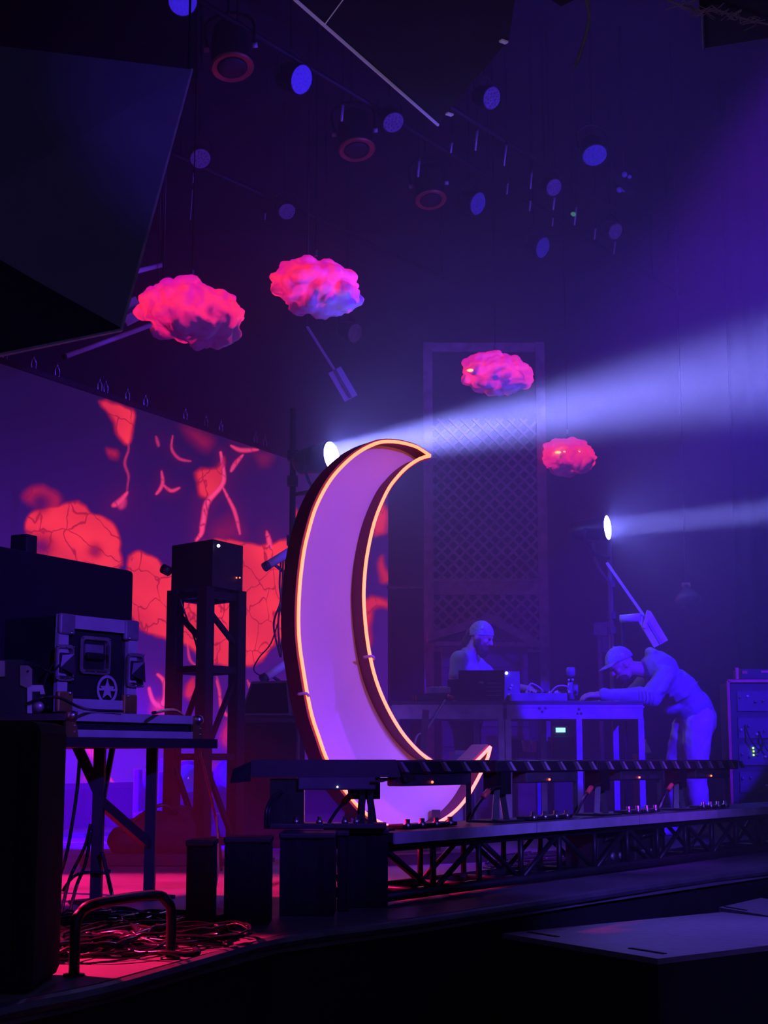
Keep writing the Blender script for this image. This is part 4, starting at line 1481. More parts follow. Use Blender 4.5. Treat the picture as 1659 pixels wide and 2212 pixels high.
YB2 = 13.9
pb = V((P(1327, 1640, YB2).x, YB2, 0))
bo = thing('lighting_boom', 'thin lighting boom right of the trellis carrying the smaller beam lamp', 'lighting stand', pb)
zp = P(1327, 1175, YB2).z
part('pole', MB().cyl(pb, V((pb.x, pb.y, zp + .05)), .022, n=12), grey, bo, True)
part('base', MB().lathe(pb, ZX, [(0, .3), (.02, .3), (.035, .26), (.05, .05)], 24), black, bo, True, None, 30)
jt = LAMP2 - D2 * .14 - ZX * .20
part('cross_arm', MB().cyl(V((pb.x, pb.y, jt.z - .02)), jt - ZX * .02, .016, n=10), truss_m, bo, True)
beam_head(bo, LAMP2, D2, .104, jt)
part('cable', MB().tube([P(1283, 1165, YB2 - .2), P(1283, 1190, YB2 - .2), P(1290, 1220, YB2 - .15), P(1305, 1245, YB2 - .1), P(1316, 1262, YB2 - .05), P(1318, 1320, YB2 - .05), P(1322, 1380, YB2 - .04), P(1325, 1440, YB2 - .04)], .016, 6, 5), brown, bo, True)
for y_ in (1262, 1330, 1362):
    z = P(0, y_, YB2).z
    part('pipe_clamp', MB().box(V((pb.x, pb.y - .01, z)), (.07, .07, .06)), black, bo)


def paddle(name, label, pts, Y, wblade):
    """long rod with a wide plate at its end, tilted"""
    (xa, ya), (xb, yb), (xc, yc) = pts
    a, b_, c = P(xa, ya, Y + .1), P(xb, yb, Y), P(xc, yc, Y - .05)
    o = thing(name, label, 'light fixture', c, 'tilted rod and plate fixtures')
    d = (c - b_).normalized()
    part('rod', MB().bar(a, b_, .035, .02), lilac_w, o)
    x = d.cross(V((0, 1, 0))).normalized()
    part('plate', MB().box((b_ + c) / 2, (wblade, .03, (c - b_).length), (x, x.cross(d), d)), lilac_w, o)
    part('rib', MB().box((b_ + c) / 2 - V((0, .022, 0)), (wblade * .18, .015, (c - b_).length), (x, x.cross(d), d)), grey, o)
    return o


o = paddle('tilted_plate_light', 'pale rod and plate fixture above the bending person', ((1311, 1216), (1391, 1330), (1428, 1392)), 13.0, .13)
part('end_plate', MB().box(P(1396, 1338, 12.95), (.03, .03, .15), (V((.95, 0, -.3)), V((0, 1, 0)), V((.3, 0, .95)))), lilac_w, o)
part('barrel', MB().cyl(P(1340, 1337, 13.05), P(1384, 1333, 12.98), .034, n=14), lilac_w, o, True)
part('stem', MB().cyl(P(1345, 1340, 13.05), V((P(1345, 1340, 13.05).x, 13.05, 0)), .016, n=10), black, o, True)
o = paddle('tilted_plate_light', 'pale rod and plate fixture above the moon lamp', ((664, 706), (723, 800), (758, 860)), 15.0, .14)
part('hanger', MB().cyl(P(664, 706, 15.1), V((P(664, 706, 15.1).x, 15.1, 7.8)), .01, n=8), blackm, o, True)
o = paddle('tilted_plate_light', 'pale rod and plate fixture behind the largest cloud', ((352, 640), (305, 662), (262, 683)), 12.6, .19)
part('hanger', MB().cyl(P(352, 640, 12.7), V((P(352, 640, 12.7).x, 12.7, 7.8)), .01, n=8), blackm, o, True)
for (xa, ya, xb, yb, lab) in ((141, 770, 340, 697, 'long pale tube light below the dark hanging panel'), (288, 588, 350, 572, 'short pale tube light left of the largest cloud')):
    a, b_ = P(xa, ya, 12.2), P(xb, yb, 12.9)
    o = thing('tube_light', lab, 'tube light', a, 'tilted tube lights')
    part('tube', MB().cyl(a, b_, .021, n=12), lilac_w, o, True)
    part('end_cap', MB().cyl(a, a - (b_ - a).normalized() * .02, .024, n=12), black, o, True)
    part('hanger', MB().cyl(b_, V((b_.x, b_.y, 7.8)), .006, n=8), blackm, o, True)

# ================================================================== TABLES
TZ = P(1100, 1514, 12.0).z


def table(xa, xb, Y, depth, label, legx, apron_m):
    xw0, xw1 = P(xa, 1515, Y).x, P(xb, 1515, Y).x
    o = thing('work_table', label, 'table', V(((xw0 + xw1) / 2, Y + depth / 2, 0)), 'work tables')
    part('table_top', MB().bevbox(V(((xw0 + xw1) / 2, Y + depth / 2, TZ - .014)), (xw1 - xw0, depth, .028), None, .004), mat('table_top_black', (.06, .06, .07), .35), o)
    zt2 = TZ - .028
    za2 = P(0, 1553, Y).z
    a = part('apron', MB().box(V(((xw0 + xw1) / 2, Y + .02, (zt2 + za2) / 2)), (xw1 - xw0 - .02, .03, zt2 - za2)), apron_m, o)
    part('apron_lip', MB().box(V(((xw0 + xw1) / 2, Y + .006, zt2 - .018)), (xw1 - xw0, .012, .012)), apron_m, a)
    part('apron', MB().box(V(((xw0 + xw1) / 2, Y + depth - .02, (zt2 + za2) / 2)), (xw1 - xw0 - .02, .03, zt2 - za2)), apron_m, o)
    for x_, back in legx:
        yy = Y + (depth - .03 if back else .03)
        q = P(x_, 1600, yy)
        part('leg', MB().bar(V((q.x, yy, 0)), V((q.x, yy, za2)), .044, .044, V((0, 1, 0))), apron_m, o)
    return a


tab_m = mat('table_frame_grey', (.34, .33, .36), .5, .2)
table(843, 1089, 12.0, .70, 'grey-framed work table with the laptop, next to the moon', ((856, False), (1083, False), (1030, True), (880, True)), tab_m)
a = table(1092, 1392, 12.0, .70, 'grey-framed work table under the bending person', ((1098, False), (1251, False), (1385, False), (1174, True), (1330, True)), tab_m)
for (x_, y_) in ((1166, 1530), (1172, 1537), (1179, 1529), (1251, 1532), (1256, 1541), (1248, 1541)):
    part('bolt', MB().ell(P(x_, y_, 12.0), .010, 8, 6), steel, a, True)


def slab(name, xa, xb, ya, yb, Y, d, m, label, cat, bev=.006, base=None):
    """box standing on the table or floor, given by its front rectangle"""
    x0, x1 = P(xa, yb, Y).x, P(xb, yb, Y).x
    z0_, z1_ = (P(0, yb, Y).z if base is None else base), P(0, ya, Y).z
    o = thing(name, label, cat, V(((x0 + x1) / 2, Y + d / 2, z0_)))
    part('body', MB().bevbox(V(((x0 + x1) / 2, Y + d / 2, (z0_ + z1_) / 2)), (x1 - x0, d, z1_ - z0_), None, min(bev, (z1_ - z0_) / 3)), m, o)
    return o


# laptop seen from behind
Yl = 12.12
lp = thing('laptop', 'open black laptop with its lid towards us on the table', 'laptop', V((P(1040, 1515, Yl).x, Yl, TZ)))
lid = MB()
l0, l1 = P(990, 1512, Yl), P(1089, 1512, Yl)
zl1 = P(0, 1449, Yl).z
lean = .07
lid.hexa([V((l0.x, Yl, TZ + .02)), V((l1.x, Yl, TZ + .02)), V((l1.x, Yl + .01, TZ + .02)), V((l0.x, Yl + .01, TZ + .02)),
          V((l0.x, Yl - lean, zl1)), V((l1.x, Yl - lean, zl1)), V((l1.x, Yl - lean + .01, zl1)), V((l0.x, Yl - lean + .01, zl1))])
ld = part('lid', lid, mat('laptop_black', (.018, .017, .02), .45), lp)
ctr_ = V(((l0.x + l1.x) / 2, Yl - lean / 2 - .006, (TZ + .02 + zl1) / 2 + .015))
lg = MB()
lg.prism([ctr_ + V((-.03, 0, 0)), ctr_ + V((-.006, 0, .012)), ctr_ + V((.012, 0, .007)), ctr_ + V((.02, 0, 0)), ctr_ + V((.010, 0, -.008)), ctr_ + V((-.006, 0, -.004))], (0, -.002, 0))
part('lid_mark', lg, mat('pale_mark', (.5, .5, .55), .4), ld, False, 'small pale mark')
part('keyboard_base', MB().bevbox(V(((l0.x + l1.x) / 2, Yl + .13, TZ + .011)), (l1.x - l0.x, .24, .018), None, .004), plastic, lp)
for k in range(4):
    part('vent_slot', MB().box(V((l1.x - .08, Yl - .012 - .012 * k - .004, TZ + .06 + .03 * k - .012)), (.11, .004, .005)), grey, ld)
part('side_flap', MB().box(V((l0.x - .03, Yl + .05, TZ + .09)), (.10, .02, .16)), black, lp)

o = slab('drum_machine', 922, 974, 1484, 1497, 12.1, .22, mat('pale_device', (.35, .34, .38), .4), 'slim pale drum machine on top of the black case left of the laptop', 'music gear', base=P(0, 1498, 12.1).z)
for k in range(6):
    part('pad', MB().box(V((P(928 + k * 8, 0, 12.1).x, 12.2, P(0, 1484, 12.1).z + .004)), (.02, .05, .01)), lilac_w, o)
slab('effects_case', 893, 978, 1498, 1514, 12.08, .3, plastic, 'low black effects case under the drum machine', 'music gear', base=TZ)
q = P(898, 1508, 12.05)
tag(part('small_bottle', MB().lathe(V((q.x, q.y, TZ)), ZX, [(0, .012), (.03, .012), (.04, .006), (.05, .006)], 10), orange_l, None, True), 'tiny amber bottle at the left end of the table', 'bottle')
q = P(966, 1503, 12.04)
tag(part('red_jack', MB().cyl(V((q.x, q.y, q.z)), V((q.x + .05, q.y, TZ + .02)), .016, n=10), redc, None, True), 'red plug lying in front of the laptop', 'plug')
tag(part('signal_cable', MB().tube([P(962, 1512, 11.98), P(945, 1540, 11.95), P(920, 1580, 11.9), P(895, 1610, 11.85), F(880, 1815, .01)], .008, 6, 5), mat('pale_cable', (.3, .3, .34), .5), None, True), 'pale cable hanging down from the table behind the moon', 'cable')

o = slab('grey_synth', 1090, 1124, 1450, 1512, 12.22, .2, mat('grey_device', (.20, .20, .23), .4), 'upright grey synth module right behind the laptop', 'music gear', base=TZ)
part('indicator', MB().ell(P(1094, 1454, 12.215), .012, 8, 6), led_wht, o, True)
for (x_, y_) in ((1106, 1481), (1103, 1487), (1100, 1501), (1105, 1500)):
    part('knob', MB().cyl(P(x_, y_, 12.22), P(x_, y_, 12.20), .011, n=10), lilac_w, o, True)
o = slab('mixer', 1104, 1226, 1497, 1513, 12.1, .42, mat('mixer_grey', (.22, .22, .26), .4), 'low mixer with knobs on the right table', 'mixer', base=TZ)
r = random.Random(9)
zk = P(0, 1497, 12.1).z
x0, x1 = P(1110, 0, 12.2).x, P(1220, 0, 12.2).x
for i in range(9):
    for j in range(3):
        if r.random() < .8:
            c = V((x0 + (x1 - x0) * (i + .5) / 9, 12.16 + j * .11, zk))
            part('knob', MB().lathe(c, ZX, [(0, .012), (.012, .012), (.014, .008), (.022, .008)], 8), lilac_w if r.random() < .4 else plastic, o, True)
part('patch_lead', MB().tube([V((x0 + .02, 12.14, zk)), V((x0 + .05, 12.1, zk + .07)), V((x0 + .12, 12.12, zk + .04)), V((x0 + .16, 12.2, zk))], .006, 6, 5), lilac_w, o, True)
part('patch_lead', MB().tube([V((x0 + .2, 12.14, zk)), V((x0 + .25, 12.1, zk + .05)), V((x0 + .33, 12.12, zk + .05)), V((x0 + .36, 12.2, zk))], .006, 6, 5), lilac_w, o, True)
# small lamp-like gadget being adjusted
q = V((P(1234, 1512, 12.2).x, 12.2, TZ))
gd = thing('jointed_gadget', 'small jointed gadget in front of the reaching hand', 'gadget', q)
part('base', MB().lathe(q, ZX, [(0, .05), (.015, .05), (.02, .03)], 16), plastic, gd, True)
part('stem', MB().cyl(q + V((0, 0, .015)), q + V((-.005, 0, .15)), .026, .022, 12), mat('gadget_blue', (.25, .25, .3), .4), gd, True)
part('upper_stem', MB().cyl(q + V((-.005, 0, .15)), q + V((0, 0, .20)), .012, n=10), plastic, gd, True)
part('head', MB().lathe(q + V((0, 0, .19)), ZX, [(0, .02), (.015, .034), (.06, .036), (.075, .028)], 14), mat('gadget_blue', (.25, .25, .3), .4), gd, True)
for (dx_, dz_) in ((-.018, .165), (.012, .168), (-.02, .125), (-.024, .09)):
    part('stud', MB().ell(q + V((dx_, -.026, dz_)), .010, 8, 6), lilac_w, gd, True)
part('side_grip', MB().cyl(q + V((.03, -.01, .05)), q + V((.032, -.01, .13)), .022, n=10), mat('gadget_blue', (.25, .25, .3), .4), gd, True)

# things below and behind the tables
slab('floor_amp', 1093, 1135, 1596, 1700, 12.9, .4, black, 'black amplifier on the floor between the tables', 'amplifier', base=0)
q = V((P(1138, 1640, 12.75).x, 12.75, 0))
zcup = P(0, 1597, 12.75).z
slab('stool_block', 1118, 1160, 1625, 1700, 12.72, .3, brown, 'brown box carrying a drinking cup under the table', 'box', base=0)
tag(part('drinking_cup', MB().lathe(V((q.x, q.y, P(0, 1626, 12.75).z)), ZX, [(0, .028), (.01, .03), (.09, .040), (.10, .040), (.098, .036), (.02, .026)], 16), mat('pink_cup', (.7, .35, .35), .5), None, True), 'pinkish drinking cup under the right table', 'cup')
o = slab('rack_unit', 1196, 1240, 1590, 1700, 12.95, .4, black, 'black rack unit with a lit display under the right table', 'rack', base=0)
part('display', MB().box(P(1211, 1577, 12.94) + V((0, .0, 0)), (.075, .02, .036)), led_cyn, o)
part('display_housing', MB().box(P(1212, 1580, 12.99), (.15, .06, .085)), black, o)
o = slab('blue_crate', 974, 1000, 1623, 1700, 12.6, .3, mat('pale_crate', (.45, .45, .5), .6), 'pale plastic crate on the floor under the laptop table', 'crate', base=0)
part('rim', MB().box(V((P(987, 0, 12.6).x, 12.59, P(0, 1625, 12.6).z)), (P(1000, 0, 12.6).x - P(974, 0, 12.6).x + .02, .02, .03)), lilac_w, o)
slab('blue_case', 1160, 1200, 1600, 1700, 13.2, .4, mat('blue_case', (.10, .10, .3), .5), 'blue hard case behind the cup under the table', 'case', base=0)
tri = MB()
tri.prism([P(1393, 1626, 13.2), P(1408, 1626, 13.2), P(1395, 1597, 13.2)], (0, .1, 0))
tag(part('paper_wedge', tri, mat('cream_paper', (.75, .75, .65), .7)), 'cream paper wedge beside the bending person', 'paper')
slab('low_stool', 1382, 1425, 1628, 1700, 13.1, .35, brown, 'low brown stool holding the paper wedge', 'stool', base=0)
# draped brown stand behind
YD = 14.6
q = V((P(1301, 1640, YD).x, YD, 0))
ds = thing('draped_music_stand', 'brown draped stand behind the table near the thin boom', 'stand', q)
part('pole', MB().cyl(q, V((q.x, q.y, P(0, 1345, YD).z)), .022, n=10), brown, ds, True)
part('tray', MB().prism([P(1284, 1345, YD - .05), P(1316, 1343, YD - .05), P(1318, 1372, YD - .05), P(1282, 1372, YD - .05)], (0, .06, 0)), brown, ds)
part('drape', MB().prism([P(1292, 1372, YD), P(1318, 1372, YD), P(1316, 1412, YD), P(1298, 1408, YD)], (0, .04, 0)), brown, ds)
part('base', MB().lathe(q, ZX, [(0, .22), (.015, .22), (.03, .03)], 18), brown, ds, True)

# ------------------------------------------------------------------ amplifier rack at right
YR = 12.7
x0, x1 = P(1577, 1600, YR).x, P(1577, 1600, YR).x + .62
zr1 = P(0, 1471, YR).z
rk = thing('synth_rack', 'tall rack of knobs and cables with edges coloured as if lit pink at the right', 'equipment rack', V(((x0 + x1) / 2, YR + .2, 0)))
part('body', MB().box(V(((x0 + x1) / 2, YR + .22, zr1 / 2)), (x1 - x0 - .04, .4, zr1 - .02)), mat('rack_dark', (.03, .02, .025), .6), rk)
fr = mat('red_lit_rack_frame', (.62, .10, .09), .4, .1)  # red base colour carries the red side light on the edges
part('frame_bar', MB().bar(V((x0, YR, zr1)), V((x1, YR, zr1)), .022), fr, rk)
part('frame_bar', MB().bar(V((x0, YR, 0)), V((x0, YR, zr1)), .022), fr, rk)
part('frame_bar', MB().bar(V((x1, YR, 0)), V((x1, YR, zr1)), .022), fr, rk)
nrow = 5
for i in range(nrow):
    z = zr1 - .10 - i * (zr1 - .15) / nrow
    p_ = part('module_panel', MB().box(V(((x0 + x1) / 2 + .02, YR + .012, z - .06)), (x1 - x0 - .10, .02, .16)), mat('module_face', (.07, .05, .06), .5), rk)
    for k in range(8):
        c = V((x0 + .09 + k * .062, YR, z - .02 - r.random() * .09))
        part('knob', MB().cyl(c, c - V((0, .022, 0)), .012, .009, 8), lilac_w if r.random() < .35 else grey, p_, True)
for (x_, y_) in ((1627, 1616), (1628, 1623), (1628, 1631)):
    part('green_indicator', MB().ell(P(x_, y_, YR - .01), .008, 8, 6), led_grn, rk, True)
for k in range(4):
    a = V((x0 + .12 + .11 * k, YR - .01, zr1 - .35 - .05 * k))
    part('patch_cable', MB().tube([a, a + V((.03, -.06, -.12)), a + V((.10, -.05, -.2)), a + V((.15, -.01, -.12))], .006, 6, 5), rubber, rk, True)
za2 = P(0, 1444, YR).z
am = thing('amp_head', 'small amplifier head with handle coloured as if lit pink on the synth rack', 'amplifier', V((x0 + .35, YR + .15, zr1)))
part('body', MB().bevbox(V((x0 + .36, YR + .17, (zr1 + za2) / 2 + .005)), (.5, .3, za2 - zr1 - .012), None, .01), mat('rack_dark', (.03, .02, .025), .6), am)
part('handle', MB().bar(V((x0 + .075, YR, zr1 + .014)), V((x0 + .075, YR, za2 + .005)), .022), fr, am)
part('label_plate', MB().box(V((x0 + .14, YR + .015, zr1 + .07)), (.04, .012, .022)), redc, am)
part('label_plate', MB().box(V((x0 + .30, YR + .015, zr1 + .075)), (.06, .012, .018)), fr, am)

# ================================================================== PEOPLE
def dome(c, r, ax, amax, nu_=20, nv_=10):
    m = MB()
    vs, fs = [c + ax[2] * r[2]], []
    for i in range(1, nv_ + 1):
        ph = amax * i / nv_
        for k in range(nu_):
            t = 2 * math.pi * k / nu_
            vs.append(c + ax[0] * (r[0] * math.sin(ph) * math.cos(t)) + ax[1] * (r[1] * math.sin(ph) * math.sin(t)) + ax[2] * (r[2] * math.cos(ph)))
    for k in range(nu_):
        fs.append((0, 1 + k, 1 + (k + 1) % nu_))
    for i in range(nv_ - 1):
        for k in range(nu_):
            a_, b2_ = 1 + i * nu_, 1 + (i + 1) * nu_
            fs.append((a_ + k, b2_ + k, b2_ + (k + 1) % nu_, a_ + (k + 1) % nu_))
    fs.append(tuple(range(1 + (nv_ - 1) * nu_, 1 + nv_ * nu_)))
    m.add(vs, fs)
    return m


def hand(mb, w, d, pn, side, curl=.6):
    """palm from wrist w along d; pn palm normal (towards the grip); side = thumb side"""
    d, pn, side = V(d).normalized(), V(pn).normalized(), V(side).normalized()
    mb.cap(w, w + d * .03, .026, .030)
    for k in range(4):
        off_ = side * (.030 - .020 * k)
        mb.cap(w + d * .02 + off_ * .7, w + d * .085 + off_, .016, .0125)
        b0_ = w + d * .088 + off_
        ln_ = (.040, .045, .042, .032)[k]
        d1 = (d + pn * curl * .6).normalized()
        d2 = (d + pn * curl * 1.6).normalized()
        d3 = (d + pn * curl * 3.0).normalized()
        p1 = b0_ + d1 * ln_
        p2 = p1 + d2 * ln_ * .65
        p3 = p2 + d3 * ln_ * .5
        mb.cap(b0_, p1, .0105, .0095)
        mb.cap(p1, p2, .0095, .0088)
        mb.cap(p2, p3, .0088, .0075)
    t0 = w + d * .03 + side * .022
    t1 = t0 + (d * .6 + side * .7 + pn * .3).normalized() * .045
    t2 = t1 + (d * .9 + side * .2 + pn * .5).normalized() * .034
    mb.cap(t0, t1, .015, .012)
    mb.cap(t1, t2, .012, .009)


def head(mb, c, hf, hu, hl):
    ax = (hf, hl, hu)
    mb.ell(c + hu * .02, (.098, .078, .108), 20, 14, ax)
    mb.ell(c + hf * .025 - hu * .05, (.070, .060, .075), 16, 10, ax)
    mb.ell(c + hf * .066 - hu * .105, (.028, .032, .024), 12, 8, ax)
    mb.ell(c + hf * .083 + hu * .028, (.020, .050, .013), 12, 8, ax)
    mb.cap(c + hf * .094 + hu * .012, c + hf * .112 - hu * .022, .010, .0145)
    for s in (-1, 1):
        mb.ell(c + hf * .105 - hu * .026 + hl * s * .012, .010, 8, 6)
        mb.ell(c + hf * .062 - hu * .018 + hl * s * .042, (.028, .022, .026), 10, 7, ax)
        mb.ell(c + hl * s * .080 - hu * .008 - hf * .005, (.020, .010, .032), 10, 8, ax)
    mb.ell(c + hf * .094 - hu * .060, (.010, .024, .007), 10, 6, ax)
    mb.ell(c + hf * .092 - hu * .073, (.010, .020, .008), 10, 6, ax)


# ---- person at the laptop
f1 = V((0.93, -0.37, 0)).normalized()
l1_ = V((-f1.y, f1.x, 0))
B1 = V((P(1007, 1640, 13.05).x, 13.05, 0))


def A1(x, y, z):
    return B1 + f1 * x + l1_ * y + V((0, 0, z))


person = thing('person', 'bearded person in a knitted cap and t-shirt working behind the laptop', 'person', B1)
hc = A1(.135, 0, 1.60)
ti = math.radians(24)
hf = f1 * math.cos(ti) - ZX * math.sin(ti)
hu = f1 * math.sin(ti) + ZX * math.cos(ti)
mb = MB()
head(mb, hc, hf, hu, l1_)
mb.cap(A1(.03, 0, 1.43), hc - hu * .05 - hf * .02, .062, .055)
mb.cap(A1(.0, -.13, 1.40), A1(.0, .13, 1.40), .06, .06)
for s in (-1, 1):
    sh = A1(.01, .195 * s, 1.405)
    el = A1(-.02, .265 * s, 1.15) if s < 0 else A1(.23, .21, 1.21)
    wr = A1(.20, .20 * s, TZ + .09) if s < 0 else A1(.53, .02, TZ + .13)
    mb.cap(sh, el, .052, .040)
    mb.cap(el, wr, .040, .027)
    dr = (wr - el).normalized()
    hand(mb, wr, (dr + V((0, 0, -.1))), (0, 0, -1), l1_ * (-s), .7)
part('body', blob(mb, .0065, 3), skin, person, True)
for s in (-1, 1):
    part('eye', MB().ell(hc + hf * .092 + hu * .010 + l1_ * (s * .032), (.010, .010, .008), 10, 7), eye_m, person, True)
mb = MB()
mb.cap(A1(0, 0, .96), A1(.0, 0, 1.20), .145, .150)
mb.ell(A1(.01, 0, 1.27), (.125, .19, .17), 18, 12, (f1, l1_, ZX))
mb.cap(A1(.0, -.16, 1.40), A1(.0, .16, 1.40), .075, .075)
mb.cap(A1(.02, 0, 1.40), A1(.03, 0, 1.45), .085, .075)
for s in (-1, 1):
    sh = A1(.01, .185 * s, 1.405)
    el = A1(-.02, .265 * s, 1.15) if s < 0 else A1(.23, .21, 1.21)
    mb.cap(sh, sh.lerp(el, .5), .074, .066)
part('tshirt', blob(mb, .012, 4, [('CLOUDS', .12, .022)]), denim, person, True)
mb = MB()
mb.cap(A1(0, -.07, .94), A1(0, .07, .94), .135, .135)
for s in (-1, 1):
    mb.cap(A1(0, .09 * s, .90), A1(.03, .11 * s, .50), .095, .070)
    mb.cap(A1(.03, .11 * s, .50), A1(-.02, .12 * s, .10), .070, .055)
part('trousers', blob(mb, .014, 4, [('CLOUDS', .10, .02)]), darkcl, person, True)
for s in (-1, 1):
    mb = MB()
    mb.cap(A1(-.05, .12 * s, .05), A1(.14, .13 * s, .04), .045, .04)
    mb.cap(A1(-.03, .12 * s, .05), A1(-.02, .12 * s, .11), .045, .045)
    part('shoe', blob(mb, .012, 3), black, person, True)
cpx = (hf, l1_, hu)
cap_ax2 = (hf * .92 + hu * .38).normalized()
cap_up = (hu * .92 - hf * .38).normalized()
bn = part('knitted_cap', dome(hc + hu * .022 - hf * .004, (.106, .087, .112), (cap_ax2, l1_, cap_up), 1.72), cap_m, person, True)
rim_pts = [hc + hu * .012 - hf * .001 + cap_ax2 * (.104 * math.cos(t)) + l1_ * (.085 * math.sin(t)) for t in [2 * math.pi * k / 24 for k in range(24)]]
part('cap_band', MB().tube(rim_pts, .0055, 8, 1, True), cap_m, bn, True)
part('cap_button', MB().lathe(hc + hu * .075 - l1_ * .080 + hf * .01, -l1_, [(0, .014), (.006, .014), (.008, .008)], 12), lilac_w, bn, True)
mb = MB()
mb.ell(hc + hf * .052 - hu * .085, (.062, .066, .058), 14, 9, cpx)
mb.ell(hc + hf * .075 - hu * .115, (.034, .040, .045), 14, 9, cpx)
for s in (-1, 1):
    mb.ell(hc + hf * .012 - hu * .045 + l1_ * s * .066, (.030, .016, .05), 10, 8, cpx)
part('beard', blob(mb, .009, 2, [('CLOUDS', .02, .008)]), hair_m, person, True)
mb = MB()
mb.ell(hc - hf * .085 - hu * .02, (.045, .06, .06), 12, 8, cpx)
mb.ell(hc - hf * .095 - hu * .085, (.045, .05, .06), 12, 8, cpx)
mb.ell(hc - hf * .075 - hu * .14, (.035, .04, .05), 12, 8, cpx)
part('hair', blob(mb, .010, 2, [('CLOUDS', .02, .012)]), hair_m, person, True)

# ---- person bending over the table
YP = 12.55
KP = None


def A2(x, y, dy):
    return P(x, y, YP) + V((0, dy, 0))


B2 = V((P(1490, 1640, YP).x, YP, 0))
person = thing('person', 'person in cap and hoodie bending far over the right table', 'person', B2)
hc = A2(1343, 1436, -.02)
hf = V((-.80, -.14, -.56)).normalized()
hl = V((0.10, -.99, 0)).normalized()
hl = (hl - hf * hl.dot(hf)).normalized()
hu = hf.cross(hl)
if hu.z < 0:
    hu = -hu
mb = MB()
head(mb, hc, hf, hu, hl)
nk = A2(1398, 1448, 0)
mb.cap(nk, hc - hu * .04 - hf * .02, .065, .056)
# near (left) arm
sh_n, el_n, wr_n = A2(1428, 1462, -.20), A2(1396, 1510, -.27), A2(1290, 1504, -.24)
sh_f, el_f, wr_f = A2(1415, 1455, .20), A2(1352, 1530, .24), A2(1300, 1520, .10)
mb.cap(sh_n, el_n, .05, .042)
mb.cap(el_n, wr_n, .042, .028)
mb.cap(sh_f, el_f, .05, .042)
mb.cap(el_f, wr_f, .042, .028)
mb.cap(nk, sh_n, .06, .05)
mb.cap(nk, sh_f, .06, .05)
hand(mb, wr_n, (-1, .12, .02), (0, .35, -.9), (0, .9, .4), .55)
hand(mb, wr_f, (-1, -.1, -.02), (0, -.2, -1), (0, -.9, .3), .6)
part('body', blob(mb, .0065, 3), skin, person, True)
for s in (-1, 1):
    part('eye', MB().ell(hc + hf * .092 + hu * .010 + hl * (s * .032), (.010, .010, .008), 10, 7), eye_m, person, True)
hip = A2(1502, 1545, 0)
mb = MB()
mid_ = A2(1462, 1492, 0)
chest = A2(1428, 1458, 0)
bx_ = (chest - hip).normalized()
by_ = V((0, 1, 0))
bz_ = bx_.cross(by_)
if bz_.z < 0:
    bz_ = -bz_
tax = (bx_, by_, bz_)
mb.ell(chest + bz_ * .0 + V((0, 0, .03)), (.17, .215, .135), 18, 12, tax)
mb.ell(mid_ + V((.02, 0, .0)), (.22, .20, .145), 18, 12, tax)
mb.ell(A2(1497, 1528, 0), (.17, .185, .15), 18, 12, tax)
mb.ell(A2(1462, 1528, -.02), (.12, .13, .055), 14, 9, (V((.93, 0, .36)), by_, V((-.36, 0, .93))))
mb.cap(sh_n, A2(1402, 1500, -.25), .085, .078)
mb.cap(A2(1402, 1500, -.25), el_n, .078, .068)
mb.cap(el_n, wr_n + V((.02, 0, 0)), .074, .050)
mb.cap(sh_f, el_f, .082, .066)
mb.cap(el_f, wr_f + V((.02, 0, 0)), .066, .042)
mb.cap(chest, A2(1403, 1440, 0), .14, .085)
mb.ell(A2(1416, 1424, 0), (.11, .13, .055), 14, 9, tax)
rf = random.Random(3)
for k in range(6):
    u0 = .05 + k * .10
    p0 = chest.lerp(A2(1497, 1528, 0), u0)
    lo_ = p0 + V((rf.uniform(-.06, -.03), -.165, -.085))
    md_ = p0 + V((rf.uniform(-.02, .03), -.205, -.03))
    hi_ = p0 + V((rf.uniform(.06, .14), -.15, .085))
    mb.cap(lo_, md_, .012, .020)
    mb.cap(md_, hi_, .020, .008)
for k in range(4):
    q = sh_n.lerp(el_n, .25 + .2 * k)
    mb.cap(q + V((-.06, -.055, -.03)), q + V((.06, -.06, .03)), .012, .024)
part('hoodie', blob(mb, .011, 2, [('CLOUDS', .16, .035), ('CLOUDS', .06, .010)]), hood_m, person, True)
for k in range(5):
    t = k / 4
    a = wr_n.lerp(el_n, .72 + .07 * k) + V((0, -.06, .045))
    part('sleeve_fold', MB().tube([a, a + V((.008, -.012, -.05)), a + V((.0, .0, -.095))], .006, 6, 4), hood_m, person, True)
mb = MB()
mb.ell(A2(1508, 1555, 0), (.15, .185, .17), 16, 10, (V((1, 0, 0)), by_, ZX))
kn, kf = V((P(1497, 1690, YP).x, YP - .11, .46)), V((P(1462, 1690, YP).x, YP + .12, .46))
an, af = V((P(1510, 1700, YP).x, YP - .11, .10)), V((P(1478, 1700, YP).x, YP + .12, .10))
mb.cap(A2(1502, 1572, -.09), kn, .125, .088)
mb.cap(kn, an, .088, .066)
mb.cap(A2(1488, 1575, .09), kf, .125, .088)
mb.cap(kf, af, .088, .066)
part('trousers', blob(mb, .014, 4, [('CLOUDS', .13, .03), ('CLOUDS', .05, .012)]), khaki, person, True)
for q in (an, af):
    mb = MB()
    mb.cap(q + V((.05, 0, -.05)), q + V((-.15, 0, -.06)), .045, .04)
    mb.cap(q + V((.02, 0, -.04)), q + V((.01, 0, .02)), .048, .05)
    part('shoe', blob(mb, .012, 3), mat('pale_shoe', (.4, .4, .4), .7), person, True)
cu_ = (hu * .97 - hf * .20).normalized()
cf_ = (hf * .97 + hu * .20).normalized()
cp = part('cap', dome(hc + hu * .032, (.118, .100, .122), (cf_, hl, cu_), 1.55), cap_m, person, True)
bpts, bp2 = [], []
